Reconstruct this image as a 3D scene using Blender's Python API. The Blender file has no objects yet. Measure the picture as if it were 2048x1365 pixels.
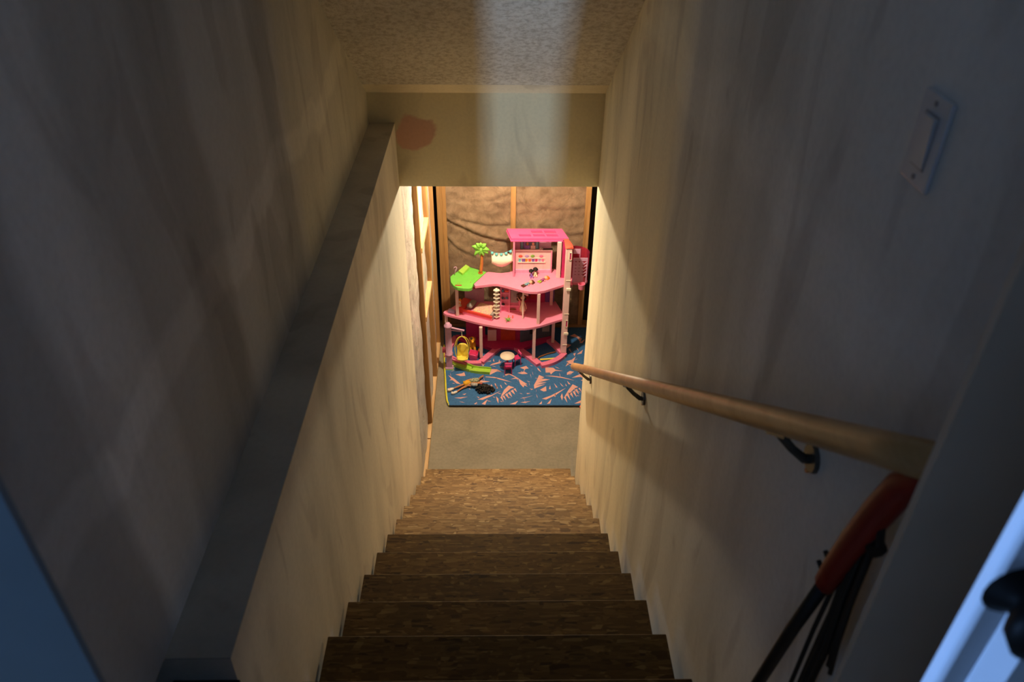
import bpy, bmesh, math, random
from mathutils import Vector, Matrix, noise
random.seed(7)
C = bpy.context.scene.collection
S = bpy.context.scene

# ------------------------------------------------------------------ camera
PITCH, YAW, ROLL, CZ = math.radians(35.3), math.radians(1.2), math.radians(0.65), 4.24
F = Vector((math.sin(YAW)*math.cos(PITCH), math.cos(YAW)*math.cos(PITCH), -math.sin(PITCH)))
R0 = Vector((math.cos(YAW), -math.sin(YAW), 0)); U0 = R0.cross(F)
R = R0*math.cos(ROLL) + U0*math.sin(ROLL); U = U0*math.cos(ROLL) - R0*math.sin(ROLL)
cam = bpy.data.objects.new('camera', bpy.data.cameras.new('camera')); C.objects.link(cam)
cam.matrix_world = Matrix(((R.x, U.x, -F.x, 0), (R.y, U.y, -F.y, 0), (R.z, U.z, -F.z, CZ), (0, 0, 0, 1)))
cam.data.sensor_width = 36; cam.data.lens = 1572/2048*36; cam.data.clip_start = 0.02
cam.data.dof.use_dof = True; cam.data.dof.focus_distance = 6.2; cam.data.dof.aperture_fstop = 5.0
S.camera = cam

# ------------------------------------------------------------------ world, lights, exposure
w = bpy.data.worlds.new('world'); S.world = w; w.use_nodes = True
w.node_tree.nodes['Background'].inputs[0].default_value = (.5, .55, .6, 1)
w.node_tree.nodes['Background'].inputs[1].default_value = 0.0
S.view_settings.view_transform = 'Standard'; S.view_settings.look = 'None'
S.view_settings.gamma = 1; S.view_settings.use_curve_mapping = False
S.view_settings.exposure = 0.0
S.cycles.max_bounces = 10; S.cycles.diffuse_bounces = 7; S.cycles.use_denoising = True
S.cycles.sample_clamp_indirect = 4

def light(name, kind, loc, power, color, rot=(0, 0, 0), **kw):
    d = bpy.data.lights.new(name, kind); d.energy = power; d.color = color
    for k, v in kw.items(): setattr(d, k, v)
    o = bpy.data.objects.new(name, d); C.objects.link(o); o.location = loc; o.rotation_euler = rot
    return o
PI = math.pi
light('basement_bulb', 'POINT', (.05, 5.2, 2.315), 140, (1, .83, .56), shadow_soft_size=.04)
light('back_room_window', 'AREA', (.035, -3.8, 3.0), 190, (.50, .71, 1), (PI/2, 0, 0), shape='RECTANGLE', size=.06, size_y=.6)
light('hall_daylight', 'AREA', (-2.35, .385, 3.5), 75, (.24, .47, 1), (0, -PI/2, 0), shape='RECTANGLE', size=.7, size_y=.09)
light('hall_fill', 'AREA', (-.75, -.62, 4.75), .55, (.74, .88, 1), (math.radians(52), 0, math.radians(-32)), shape='RECTANGLE', size=.5, size_y=.5)  # added soft fill for the upper walls, no fixture there

# ------------------------------------------------------------------ materials
def nodes(name, rough=.6, spec=.4):
    m = bpy.data.materials.new(name); m.use_nodes = True
    nt = m.node_tree; b = nt.nodes['Principled BSDF']
    b.inputs['Roughness'].default_value = rough; b.inputs['Specular IOR Level'].default_value = spec
    return m, nt, b
def N(nt, t, **kw):
    n = nt.nodes.new(t)
    for k, v in kw.items():
        if hasattr(n, k): setattr(n, k, v)
        else: n.inputs[k].default_value = v
    return n
def coords(nt, scale=(1, 1, 1), rot=(0, 0, 0)):
    t = N(nt, 'ShaderNodeTexCoord'); mp = N(nt, 'ShaderNodeMapping')
    mp.inputs['Scale'].default_value = scale; mp.inputs['Rotation'].default_value = rot
    nt.links.new(t.outputs['Object'], mp.inputs['Vector']); return mp.outputs['Vector']
def noise_n(nt, vec, scale, detail=4, rough=.55, dist=0):
    n = N(nt, 'ShaderNodeTexNoise'); n.inputs['Scale'].default_value = scale; n.inputs['Detail'].default_value = detail
    n.inputs['Roughness'].default_value = rough; n.inputs['Distortion'].default_value = dist
    nt.links.new(vec, n.inputs['Vector']); return n.outputs['Fac']
def ramp(nt, fac, stops):
    r = N(nt, 'ShaderNodeValToRGB'); nt.links.new(fac, r.inputs['Fac']); e = r.color_ramp.elements
    while len(e) < len(stops): e.new(.5)
    for i, (p, c) in enumerate(stops):
        e[i].position = p; e[i].color = (c[0], c[1], c[2], 1) if hasattr(c, '__len__') else (c, c, c, 1)
    return r.outputs['Color']
def mul(nt, a, b, f=1.0, mode='MULTIPLY'):
    m = N(nt, 'ShaderNodeMix', data_type='RGBA', blend_type=mode)
    for src, i in ((f, 0), (a, 6), (b, 7)):
        if hasattr(src, 'is_linked') or hasattr(src, 'links'): nt.links.new(src, m.inputs[i])
        elif i == 0: m.inputs[0].default_value = src
        else: m.inputs[i].default_value = (*src, 1)
    return m.outputs[2]
def bump(nt, b, h, strength=.2, dist=.01):
    n = N(nt, 'ShaderNodeBump'); n.inputs['Strength'].default_value = strength; n.inputs['Distance'].default_value = dist
    nt.links.new(h, n.inputs['Height']); nt.links.new(n.outputs['Normal'], b.inputs['Normal'])
def plain(name, col, rough=.45, var=.12, scale=30, spec=.4, bmp=.05, metal=0):
    m, nt, b = nodes(name, rough, spec)
    v = coords(nt); f = noise_n(nt, v, scale, 3)
    c = ramp(nt, f, [(.3, [x*(1-var) for x in col]), (.7, [min(1, x*(1+var)) for x in col])])
    nt.links.new(c, b.inputs['Base Color']); b.inputs['Metallic'].default_value = metal
    if bmp: bump(nt, b, f, bmp, .002)
    return m
def mth(nt, op, a, b=None, c=None):
    n = N(nt, 'ShaderNodeMath', operation=op)
    for i, s in enumerate((a, b, c)):
        if s is None: continue
        if isinstance(s, (int, float)): n.inputs[i].default_value = s
        else: nt.links.new(s, n.inputs[i])
    return n.outputs[0]
def drywall(name, col, bands=(), patch=False, tint=None):
    """bare gypsum board: uneven compound, vertical trowel smears, taped joints"""
    m, nt, b = nodes(name, .75, .2)
    big = noise_n(nt, coords(nt, (1, 1.5, .55)), 1.3, 3, .5, .6)
    smear = noise_n(nt, coords(nt, (2.6, 2.6, .45)), 1.5, 3, .5, .5)
    blot = noise_n(nt, coords(nt, (2, 2.6, .8)), 1.9, 2, .45, 1.2)
    c = ramp(nt, big, [(.30, [x*.80 for x in col]), (.52, col), (.72, [min(1, x*1.08) for x in col])])
    c = mul(nt, c, ramp(nt, smear, [(.34, .80), (.50, 1.0)]), .6)
    c = mul(nt, c, ramp(nt, blot, [(.35, (.74, .72, .72)), (.43, (1, 1, 1))]), .55)
    geo = N(nt, 'ShaderNodeTexCoord'); sx = N(nt, 'ShaderNodeSeparateXYZ'); nt.links.new(geo.outputs['Object'], sx.inputs[0])
    wob = mth(nt, 'MULTIPLY_ADD', big, .35, -.17)
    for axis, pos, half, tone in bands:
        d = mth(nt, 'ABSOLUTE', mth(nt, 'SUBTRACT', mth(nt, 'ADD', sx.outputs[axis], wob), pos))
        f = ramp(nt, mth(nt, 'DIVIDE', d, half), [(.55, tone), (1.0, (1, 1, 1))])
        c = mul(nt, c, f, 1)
    if tint:   # greyer before this point along the stairs, yellower past it
        f = ramp(nt, mth(nt, 'MULTIPLY_ADD', mth(nt, 'ADD', sx.outputs[1], wob), 2.0, .5-2*tint), [(.3, (.90, .91, .94)), (.7, (1.08, 1.02, .86))])
        c = mul(nt, c, f, 1)
    if patch:
        dx = mth(nt, 'MULTIPLY', mth(nt, 'ADD', sx.outputs[0], .425), 8.5)
        dz = mth(nt, 'MULTIPLY', mth(nt, 'ADD', sx.outputs[2], -2.745), 10.5)
        r = mth(nt, 'SQRT', mth(nt, 'ADD', mth(nt, 'MULTIPLY', dx, dx), mth(nt, 'MULTIPLY', dz, dz)))
        w2 = noise_n(nt, coords(nt), 7, 3, .5)
        r = mth(nt, 'ADD', r, mth(nt, 'MULTIPLY_ADD', w2, 1.5, -.75))
        f = ramp(nt, r, [(.82, .95), (1.0, 0)])
        c = mul(nt, c, (.66, .40, .30), f, 'MIX')
    sp = noise_n(nt, coords(nt), 60, 2)
    c = mul(nt, c, ramp(nt, sp, [(.3, .94), (.6, 1)]), 1)
    nt.links.new(c, b.inputs['Base Color'])
    bump(nt, b, smear, .12, .01)
    return m
M = {}
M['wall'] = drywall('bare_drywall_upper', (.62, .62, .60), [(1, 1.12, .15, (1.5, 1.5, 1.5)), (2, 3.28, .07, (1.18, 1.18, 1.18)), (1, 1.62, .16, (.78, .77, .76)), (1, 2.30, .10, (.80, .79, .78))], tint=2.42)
M['wall_low'] = drywall('bare_drywall_lower', (.82, .77, .65))
M['wall_r'] = drywall('bare_drywall_right', (.86, .84, .77), [(1, 2.2, .12, (.86, .86, .86)), (2, 3.6, .1, (1.10, 1.10, 1.10)), (1, 1.45, .12, (1.12, 1.12, 1.12))], tint=2.35)
M['ledge_shade'] = drywall('shaded_ledge', (.54, .52, .46))  # dimness of the ledge top is put into a darker colour
M['dark_board'] = plain('dark_brown_board', (.045, .038, .034), .9, .3, 20)  # plain dark brown board at the near end of the ledge
M['header'] = drywall('greenish_drywall', (.80, .73, .49), patch=True)
M['hall'] = plain('hall_wall_paint', (.20, .24, .26), .6, .05, 8)
M['hall_grey'] = plain('hall_wall_beige', (.56, .44, .33), .7, .05, 8)
M['white_trim'] = plain('white_gloss_paint', (.82, .84, .88), .28, .03, 12, .5)
M['black_void'] = plain('unlit_foundation', (.03, .028, .026), .9, .3, 6)  # darkness of the unlit basement is put into near-black walls
def ceiling_mat():
    m, nt, b = nodes('knockdown_ceiling', .8, .2)
    a = noise_n(nt, coords(nt, (1, 1, 1)), 42, 5, .7, .25)
    g = noise_n(nt, coords(nt), 3, 3)
    c = ramp(nt, a, [(.38, (.56, .52, .44)), (.54, (.78, .75, .66)), (.7, (.84, .82, .75))])
    c = mul(nt, c, ramp(nt, g, [(.3, .85), (.65, 1)]))
    nt.links.new(c, b.inputs['Base Color']); bump(nt, b, a, .5, .012); return m
M['ceiling'] = ceiling_mat()
def concrete():
    m, nt, b = nodes('concrete_slab', .8, .25)
    a = noise_n(nt, coords(nt), 2.2, 6, .6, .4); g = noise_n(nt, coords(nt), 45, 3)
    c = ramp(nt, a, [(.3, (.20, .19, .155)), (.55, (.265, .25, .205)), (.75, (.30, .28, .23))])
    c = mul(nt, c, ramp(nt, g, [(.3, .86), (.6, 1)]))
    nt.links.new(c, b.inputs['Base Color']); bump(nt, b, g, .1, .003); return m
M['concrete'] = concrete()
def osb(seedrot, k=1.0):
    m, nt, b = nodes('osb_board', .62, .35 if k == 1 else .18)
    def layer(rot, sc):
        v = N(nt, 'ShaderNodeTexVoronoi'); v.inputs['Scale'].default_value = 1.0; v.inputs['Randomness'].default_value = 1
        mp = coords(nt, sc, (0, 0, rot))
        nz = N(nt, 'ShaderNodeTexNoise'); nz.inputs['Scale'].default_value = .35; nt.links.new(mp, nz.inputs['Vector'])
        ad = N(nt, 'ShaderNodeVectorMath', operation='ADD'); nt.links.new(mp, ad.inputs[0]); nt.links.new(nz.outputs['Color'], ad.inputs[1])
        nt.links.new(ad.outputs[0], v.inputs['Vector'])
        s = N(nt, 'ShaderNodeSeparateColor'); nt.links.new(v.outputs['Color'], s.inputs[0]); return s.outputs[0]
    l1 = layer(.65+seedrot, (15, 95, 30)); l2 = layer(-.85+seedrot, (17, 100, 30)); l3 = layer(.1+seedrot, (13, 85, 30))
    mk = noise_n(nt, coords(nt), 14, 2); mk2 = noise_n(nt, coords(nt, (1.3, 1.3, 1.3), (0, 0, 2)), 12, 2)
    a = mul(nt, l1, l2, ramp(nt, mk, [(.48, 0), (.52, 1)]), 'MIX'); a = mul(nt, a, l3, ramp(nt, mk2, [(.55, 0), (.58, 1)]), 'MIX')
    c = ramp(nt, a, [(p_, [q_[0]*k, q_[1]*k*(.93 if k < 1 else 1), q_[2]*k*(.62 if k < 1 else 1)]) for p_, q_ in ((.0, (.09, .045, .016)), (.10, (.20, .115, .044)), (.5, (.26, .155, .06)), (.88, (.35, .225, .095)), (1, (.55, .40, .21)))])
    gr = noise_n(nt, coords(nt, (30, 160, 60), (0, 0, .5)), 1, 3)
    c = mul(nt, c, ramp(nt, gr, [(.3, .8), (.6, 1)]), .7)
    d = noise_n(nt, coords(nt), 3, 4); c = mul(nt, c, ramp(nt, d, [(.32, .7), (.55, 1)]), .8)
    nt.links.new(c, b.inputs['Base Color']); bump(nt, b, a, .15, .002); return m
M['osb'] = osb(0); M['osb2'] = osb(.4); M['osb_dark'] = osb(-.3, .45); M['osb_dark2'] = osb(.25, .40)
def wood(name, c1, c2, axis='z', rough=.6, sc=28):
    m, nt, b = nodes(name, rough, .3)
    s = [sc, sc, sc]; s['xyz'.index(axis)] = sc/14
    a = noise_n(nt, coords(nt, s), 1, 5, .6, .6)
    kn = noise_n(nt, coords(nt, [x*.25 for x in s]), 1, 2)
    c = ramp(nt, a, [(.3, c1), (.65, c2)]); c = mul(nt, c, ramp(nt, kn, [(.3, .8), (.5, 1)]), .8)
    nt.links.new(c, b.inputs['Base Color']); bump(nt, b, a, .08, .003); return m
M['stud'] = wood('framing_lumber', (.33, .175, .065), (.50, .29, .12), 'z')
M['stud_y'] = wood('framing_lumber_lengthwise', (.50, .32, .16), (.72, .52, .30), 'y')
M['stud_x'] = wood('framing_lumber_plate', (.32, .19, .09), (.45, .29, .15), 'x')
M['rail'] = wood('varnished_rail_wood', (.40, .22, .08), (.56, .34, .15), 'y', .35, 20)
def batt(name, c1, c2, c3, bs, rough):
    m, nt, b = nodes(name, rough, .3)
    a = noise_n(nt, coords(nt), 11, 6, .65, .5); g = noise_n(nt, coords(nt), 3.2, 3)
    c = ramp(nt, a, [(.3, c1), (.5, c2), (.72, c3)]); c = mul(nt, c, ramp(nt, g, [(.3, .72), (.6, 1)]), .8)
    nt.links.new(c, b.inputs['Base Color']); bump(nt, b, a, bs, .02); return m
M['batt'] = batt('brown_fibreglass', (.17, .115, .075), (.27, .19, .13), (.36, .265, .185), .5, .95)
M['poly'] = batt('white_faced_insulation', (.42, .39, .37), (.60, .57, .54), (.70, .67, .64), .6, .35)
def P(n, c, r=.4, **k): M[n] = plain(n, c, r, **k)
P('pink', (.87, .28, .47), .42, var=.04); P('hot_pink', (.90, .12, .36), .35, var=.05); P('pale_pink', (.84, .58, .60), .4, var=.05)
P('rose', (.76, .20, .36), .4, var=.05); P('mauve', (.62, .36, .58), .45, var=.08); P('red', (.75, .07, .05), .4, var=.06)
P('magenta', (.56, .035, .17), .4, var=.06); P('coral', (.85, .13, .09), .4, var=.05); P('deep_red', (.42, .035, .04), .45, var=.1)
P('green', (.18, .62, .09), .4, var=.05); P('lime', (.40, .72, .10), .4, var=.05); P('lime_slide', (.36, .62, .07), .35, var=.06)
P('palm_green', (.27, .70, .10), .45, var=.05); P('trunk', (.55, .19, .05), .5, var=.15); P('cream', (.86, .75, .63), .6, var=.05); P('white_plastic', (.82, .76, .66), .4, var=.05)
P('aqua', (.16, .58, .66), .35, var=.05); P('yellow', (.86, .72, .11), .4, var=.05); P('purple', (.22, .10, .42), .45, var=.1)
P('lilac', (.42, .30, .58), .5, var=.06); P('grey', (.34, .30, .30), .6, var=.1); P('slate', (.10, .13, .18), .5, var=.2, scale=15)
P('black', (.012, .011, .011), .55, var=.3); P('hair_black', (.008, .007, .008), .7, var=.3); P('hair_brown', (.10, .035, .015), .6, var=.3)
P('hair_orange', (.85, .22, .02), .5, var=.1); P('skin_brown', (.42, .18, .08), .5, var=.06); P('skin_light', (.75, .45, .32), .5, var=.05); P('skin_dark', (.13, .05, .03), .5, var=.1)
P('cloth_yellow', (.75, .40, .03), .8, var=.15); P('cloth_purple', (.28, .13, .52), .7, var=.1); P('cloth_blue', (.15, .33, .45), .7, var=.15)
P('cloth_cream', (.82, .72, .52), .8, var=.06); P('cloth_violet', (.30, .07, .25), .7, var=.1); P('cloth_green', (.35, .55, .06), .7, var=.1)
P('boots_white', (.8, .76, .7), .5, var=.05); P('orange', (.80, .30, .03), .5, var=.1); P('oven_red', (.62, .07, .03), .4, var=.12)
P('metal_dark', (.10, .10, .09), .4, var=.2, metal=.6); P('metal_zinc', (.35, .33, .28), .35, var=.15, metal=.8); P('red_grip', (.26, .014, .008), .45, var=.1)
P('plate_plastic', (.62, .62, .64), .35, var=.02); P('knob', (.004, .0035, .003), .5, var=.2, spec=.08); P('brown_strap', (.25, .10, .04), .6, var=.1)
P('rug_blue', (.030, .125, .33), .85, var=.18, scale=60, bmp=.3); P('rug_pink', (.66, .36, .34), .85, var=.06, scale=60); P('rug_edge_yellow', (.62, .60, .05), .7); P('rug_edge_red', (.45, .03, .03), .7)
P('shelf_print', (.62, .26, .28), .5, var=.2); P('plant', (.20, .42, .08), .5, var=.2)
def camo():
    m, nt, b = nodes('grey_green_print', .8)
    a = noise_n(nt, coords(nt), 90, 2); c = ramp(nt, a, [(.42, (.10, .14, .09)), (.5, (.25, .30, .24)), (.6, (.45, .45, .30))])
    nt.links.new(c, b.inputs['Base Color']); return m
M['camo'] = camo()
def quilt():
    m, nt, b = nodes('speckled_quilt', .85)
    a = noise_n(nt, coords(nt), 70, 2); c = ramp(nt, a, [(.38, (.75, .28, .30)), (.5, (.80, .55, .48)), (.62, (.80, .62, .30))])
    nt.links.new(c, b.inputs['Base Color']); return m
M['quilt'] = quilt()
def striped():
    m, nt, b = nodes('zebra_stripes', .8)
    wv = N(nt, 'ShaderNodeTexWave'); wv.inputs['Scale'].default_value = 35; wv.inputs['Distortion'].default_value = 2
    nt.links.new(coords(nt), wv.inputs['Vector']); c = ramp(nt, wv.outputs['Fac'], [(.45, .015), (.55, .8)])
    nt.links.new(c, b.inputs['Base Color']); return m
M['zebra'] = striped()
def clear_pink():
    m, nt, b = nodes('clear_magenta_plastic', .15)
    b.inputs['Base Color'].default_value = (.85, .10, .25, 1); b.inputs['Transmission Weight'].default_value = .85; b.inputs['IOR'].default_value = 1.1
    return m
M['clear_pink'] = clear_pink()

# ------------------------------------------------------------------ mesh helpers
ORI = {}
class MB:
    def __init__(s): s.v = []; s.f = []
    def add(s, vs, fs):
        k = len(s.v); s.v += [tuple(p) for p in vs]; s.f += [tuple(i+k for i in f) for f in fs]; return s
    def box(s, x0, x1, y0, y1, z0, z1):
        return s.add([(x0,y0,z0),(x1,y0,z0),(x1,y1,z0),(x0,y1,z0),(x0,y0,z1),(x1,y0,z1),(x1,y1,z1),(x0,y1,z1)],
                     [(3,2,1,0),(4,5,6,7),(0,1,5,4),(1,2,6,5),(2,3,7,6),(3,0,4,7)])
    def bar(s, p0, p1, wx, wz, up=(0, 0, 1)):
        """rectangular bar between two points"""
        p0, p1 = Vector(p0), Vector(p1); d = (p1-p0).normalized(); up = Vector(up)
        a = d.cross(up)
        if a.length < 1e-4: a = d.cross(Vector((0, 1, 0)))
        a.normalize(); b = a.cross(d).normalized(); a *= wx/2; b *= wz/2
        vs = [p0-a-b, p0+a-b, p0+a+b, p0-a+b, p1-a-b, p1+a-b, p1+a+b, p1-a+b]
        return s.add(vs, [(3,2,1,0),(4,5,6,7),(0,1,5,4),(1,2,6,5),(2,3,7,6),(3,0,4,7)])
    def prism(s, poly, z0, z1):
        n = len(poly)
        return s.add([(x, y, z0) for x, y in poly]+[(x, y, z1) for x, y in poly],
                     [tuple(range(n-1, -1, -1)), tuple(range(n, 2*n))]+[(i, (i+1) % n, n+(i+1) % n, n+i) for i in range(n)])
    def tube(s, pts, r, seg=10, cap=True, flat=1.0):
        pts = [Vector(p) for p in pts]; n = len(pts); rs = r if hasattr(r, '__len__') else [r]*n
        vs = []; fs = []; ref = Vector((0, 0, 1))
        if abs((pts[-1]-pts[0]).normalized().dot(ref)) > .9: ref = Vector((0, 1, 0))
        for i, p in enumerate(pts):
            t = (pts[min(i+1, n-1)]-pts[max(i-1, 0)]).normalized()
            a = t.cross(ref).normalized(); b = a.cross(t).normalized()
            for k in range(seg):
                an = 2*PI*k/seg; vs.append(p+a*math.cos(an)*rs[i]+b*math.sin(an)*rs[i]*flat)
        for i in range(n-1):
            for k in range(seg):
                fs.append((i*seg+k, i*seg+(k+1) % seg, (i+1)*seg+(k+1) % seg, (i+1)*seg+k))
        if cap: fs += [tuple(range(seg-1, -1, -1)), tuple((n-1)*seg+k for k in range(seg))]
        return s.add(vs, fs)
    def ball(s, c, r, seg=10, rings=7, rot=None):
        r = r if hasattr(r, '__len__') else (r, r, r); vs = []; fs = []
        for i in range(rings+1):
            th = PI*i/rings
            for k in range(seg):
                p = Vector((r[0]*math.sin(th)*math.cos(2*PI*k/seg), r[1]*math.sin(th)*math.sin(2*PI*k/seg), r[2]*math.cos(th)))
                if rot: p = rot @ p
                vs.append(Vector(c)+p)
        for i in range(rings):
            for k in range(seg): fs.append((i*seg+k, (i+1)*seg+k, (i+1)*seg+(k+1) % seg, i*seg+(k+1) % seg))
        return s.add(vs, fs)
    def lathe(s, c, prof, seg=16):
        vs = []; fs = []; n = len(prof)
        for r, z in prof:
            for k in range(seg): vs.append((c[0]+r*math.cos(2*PI*k/seg), c[1]+r*math.sin(2*PI*k/seg), c[2]+z))
        for i in range(n-1):
            for k in range(seg): fs.append((i*seg+k, i*seg+(k+1) % seg, (i+1)*seg+(k+1) % seg, (i+1)*seg+k))
        fs += [tuple(range(seg-1, -1, -1)), tuple((n-1)*seg+k for k in range(seg))]
        return s.add(vs, fs)
    def grid(s, nu, nv, fn):
        vs = [fn(i/nu, j/nv) for j in range(nv+1) for i in range(nu+1)]
        return s.add(vs, [(j*(nu+1)+i, j*(nu+1)+i+1, (j+1)*(nu+1)+i+1, (j+1)*(nu+1)+i) for j in range(nv) for i in range(nu)])
    def build(s, name, mat, parent=None, smooth=False, bevel=0, label=None, solid=0):
        o0 = ORI.get(parent.name, Vector((0, 0, 0))) if parent else Vector((0, 0, 0))
        me = bpy.data.meshes.new(name); me.from_pydata([Vector(p)-o0 for p in s.v], [], s.f)
        bm = bmesh.new(); bm.from_mesh(me); bmesh.ops.remove_doubles(bm, verts=bm.verts, dist=1e-6)
        bmesh.ops.recalc_face_normals(bm, faces=bm.faces); bm.to_mesh(me); bm.free()
        me.materials.append(M[mat])
        o = bpy.data.objects.new(name, me); C.objects.link(o)
        if parent: o.parent = parent; ORI[o.name] = o0
        if smooth:
            for p in me.polygons: p.use_smooth = True
        if solid:
            md = o.modifiers.new('solid', 'SOLIDIFY'); md.thickness = solid; md.offset = 0
        if bevel:
            md = o.modifiers.new('bevel', 'BEVEL'); md.width = bevel; md.segments = 2; md.limit_method = 'ANGLE'; md.angle_limit = .6
        if label: o['label'] = label
        return o
def thing(name, label, cat, loc, group=None):
    o = bpy.data.objects.new(name, None); C.objects.link(o); o.location = loc; o.empty_display_size = .02
    o['label'] = label; o['category'] = cat
    if group: o['group'] = group
    ORI[o.name] = Vector(loc); return o
def tag(o, label, cat, group=None):
    o['label'] = label; o['category'] = cat
    if group: o['group'] = group
    return o
def struct(o): o['kind'] = 'structure'; return o
def arc(p0, p1, bulge, n=10):
    """points from p0 to p1 bowed sideways (2D)"""
    (x0, y0), (x1, y1) = p0, p1; dx, dy = x1-x0, y1-y0; L = math.hypot(dx, dy); out = []
    for i in range(n+1):
        t = i/n; h = bulge*4*t*(1-t); out.append((x0+dx*t+dy/L*h, y0+dy*t-dx/L*h))
    return out

# ------------------------------------------------------------------ setting
RISE, RUN, Y1 = .19, .2656, 4.116
XL, XLU, XR, YH = -.54, -.672, .548, 4.0
ZLAND = RISE*14; YLAND = Y1-13*RUN
struct(MB().box(-2.2, 3.2, 3.2, 7.0, -.12, 0).build('floor', 'concrete'))
struct(MB().box(-2.6, 1.6, -1.3, YLAND, ZLAND-.16, ZLAND).build('floor', 'osb'))
struct(MB().box(-.80, XL, .93, 4.05, 0, 2.796).box(-.80, XL, .48, .93, 0, 2.70).build('wall_left', 'wall_low'))
struct(MB().box(XLU, XL, .93, 4.0, 2.796, 2.80).build('trim_1', 'ledge_shade'))
struct(MB().box(XLU, XL+.004, .48, .93, 2.70, 2.722).build('floor', 'dark_board'))
struct(MB().box(-.80, XLU, .48, 4.0, 2.80, 5.7).build('wall_left', 'wall'))
struct(MB().box(XR, XR+.115, .62, 4.04, 0, 5.7).build('wall_right', 'wall_r', bevel=.006))
struct(MB().box(XLU-.1, XR, YH, YH+.13, 2.444, 5.7).build('wall_front', 'header'))
def slope(y): return 2.957+.72*(YH-y)
def slab(y0, y1, t):
    m = MB(); a, b = slope(y0), slope(y1)
    m.add([(XLU,y0,a),(XR,y0,a),(XR,y1,b),(XLU,y1,b),(XLU,y0,a+t),(XR,y0,a+t),(XR,y1,b+t),(XLU,y1,b+t)],
          [(3,2,1,0),(4,5,6,7),(0,1,5,4),(1,2,6,5),(2,3,7,6),(3,0,4,7)]); return m
struct(slab(.95, 3.90, .12).build('ceiling', 'ceiling'))
struct(slab(3.90, YH, .12).build('ceiling', 'wall_r'))
struct(MB().box(-2.6, 1.6, -1.3, 1.05, 5.12, 5.25).build('ceiling', 'hall'))
struct(MB().box(-2.2, 3.2, YH+.13, 7.0, 2.47, 2.6).build('ceiling', 'stud_x'))
struct(MB().box(-2.2, 3.2, 6.34, 6.5, 0, 2.47).build('wall_back', 'black_void'))
struct(MB().box(-2.3, -2.2, 3.2, 7.0, 0, 2.47).build('wall_left', 'black_void'))
struct(MB().box(3.2, 3.3, 3.2, 7.0, 0, 2.47).build('wall_right', 'black_void'))
struct(MB().box(-2.2, -.80, 3.9, 4.05, 0, 2.47).build('wall_front', 'black_void'))
struct(MB().box(XR+.115, 3.2, 3.9, 4.05, 0, 2.47).build('wall_front', 'black_void'))
# hall at the top of the stairs
struct(MB().box(-2.6, -.402, .452, .460, ZLAND, 5.12).build('wall_left', 'hall'))
struct(MB().box(.429, 1.6, .556, .566, ZLAND, 5.12).build('wall_right', 'hall_grey'))
struct(MB().box(-2.6, .005, -1.4, -1.3, ZLAND, 5.12).build('wall_back', 'hall'))
struct(MB().box(.125, 1.6, -1.4, -1.3, ZLAND, 5.12).build('wall_back', 'hall'))
struct(MB().box(-2.7, -2.6, -1.3, .478, ZLAND, 5.12).build('wall_left', 'hall'))
struct(MB().box(1.6, 1.7, -1.3, .66, ZLAND, 5.12).build('wall_right', 'hall'))
# white door standing open at the right of the landing
d1 = bpy.data.objects.new('door_1', None); C.objects.link(d1); d1.location = (.42, .40, ZLAND); struct(d1); ORI[d1.name] = Vector(d1.location)
DX = .414
def profile(name, pts, z0, z1):
    """plank profile in plan, extruded upwards"""
    MB().prism(pts, z0, z1).build(name, 'white_trim', d1)
profile('door_stile', [(DX, .430), (DX, .421), (DX+.001, .4185), (DX+.003, .4165), (DX+.006, .415), (DX+.026, .415), (DX+.028, .430)], ZLAND+.01, 4.68)
profile('moulding', [(DX+.028, .430), (DX+.028, .414), (DX+.030, .412), (DX+.046, .397), (DX+.050, .397), (DX+.054, .410), (DX+.058, .430)], ZLAND+.2, 4.6)
profile('panel', [(DX+.058, .430), (DX+.058, .414), (DX+.062, .412), (DX+.125, .394), (DX+.50, .394), (DX+.56, .412), (DX+.57, .430)], ZLAND+.2, 4.6)
profile('door_stile', [(DX+.57, .430), (DX+.57, .405), (DX+.70, .405), (DX+.70, .430)], ZLAND+.01, 4.68)
profile('door_rail', [(DX+.028, .430), (DX+.028, .405), (DX+.57, .405), (DX+.57, .430)], ZLAND+.01, ZLAND+.2)
profile('door_rail', [(DX+.028, .430), (DX+.028, .405), (DX+.57, .405), (DX+.57, .430)], 4.6, 4.68)
kx, kz = DX+.016, 3.700
MB().tube([(kx, .405, kz), (kx, .392, kz), (kx, .375, kz), (kx, .36, kz), (kx, .35, kz)], [.030, .013, .028, .031, .014], 18).build('door_knob', 'knob', d1, smooth=True, label='dark door knob')

# ------------------------------------------------------------------ stairs
st = thing('staircase', 'steep straight flight of bare OSB steps between drywall walls', 'stairs', (0, 2.4, 0))
for n in range(1, 14):
    yn = Y1-(n-1)*RUN; z = RISE*n
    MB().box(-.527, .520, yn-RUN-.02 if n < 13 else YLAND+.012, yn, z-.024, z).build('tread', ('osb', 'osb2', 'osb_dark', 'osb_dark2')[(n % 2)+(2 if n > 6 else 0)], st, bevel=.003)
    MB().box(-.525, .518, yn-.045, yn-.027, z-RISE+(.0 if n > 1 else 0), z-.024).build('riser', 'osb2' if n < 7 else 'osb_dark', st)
MB().box(-.525, .518, YLAND-.016, YLAND, ZLAND-.19+.0, ZLAND-.161).build('riser', 'osb2', st)

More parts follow.
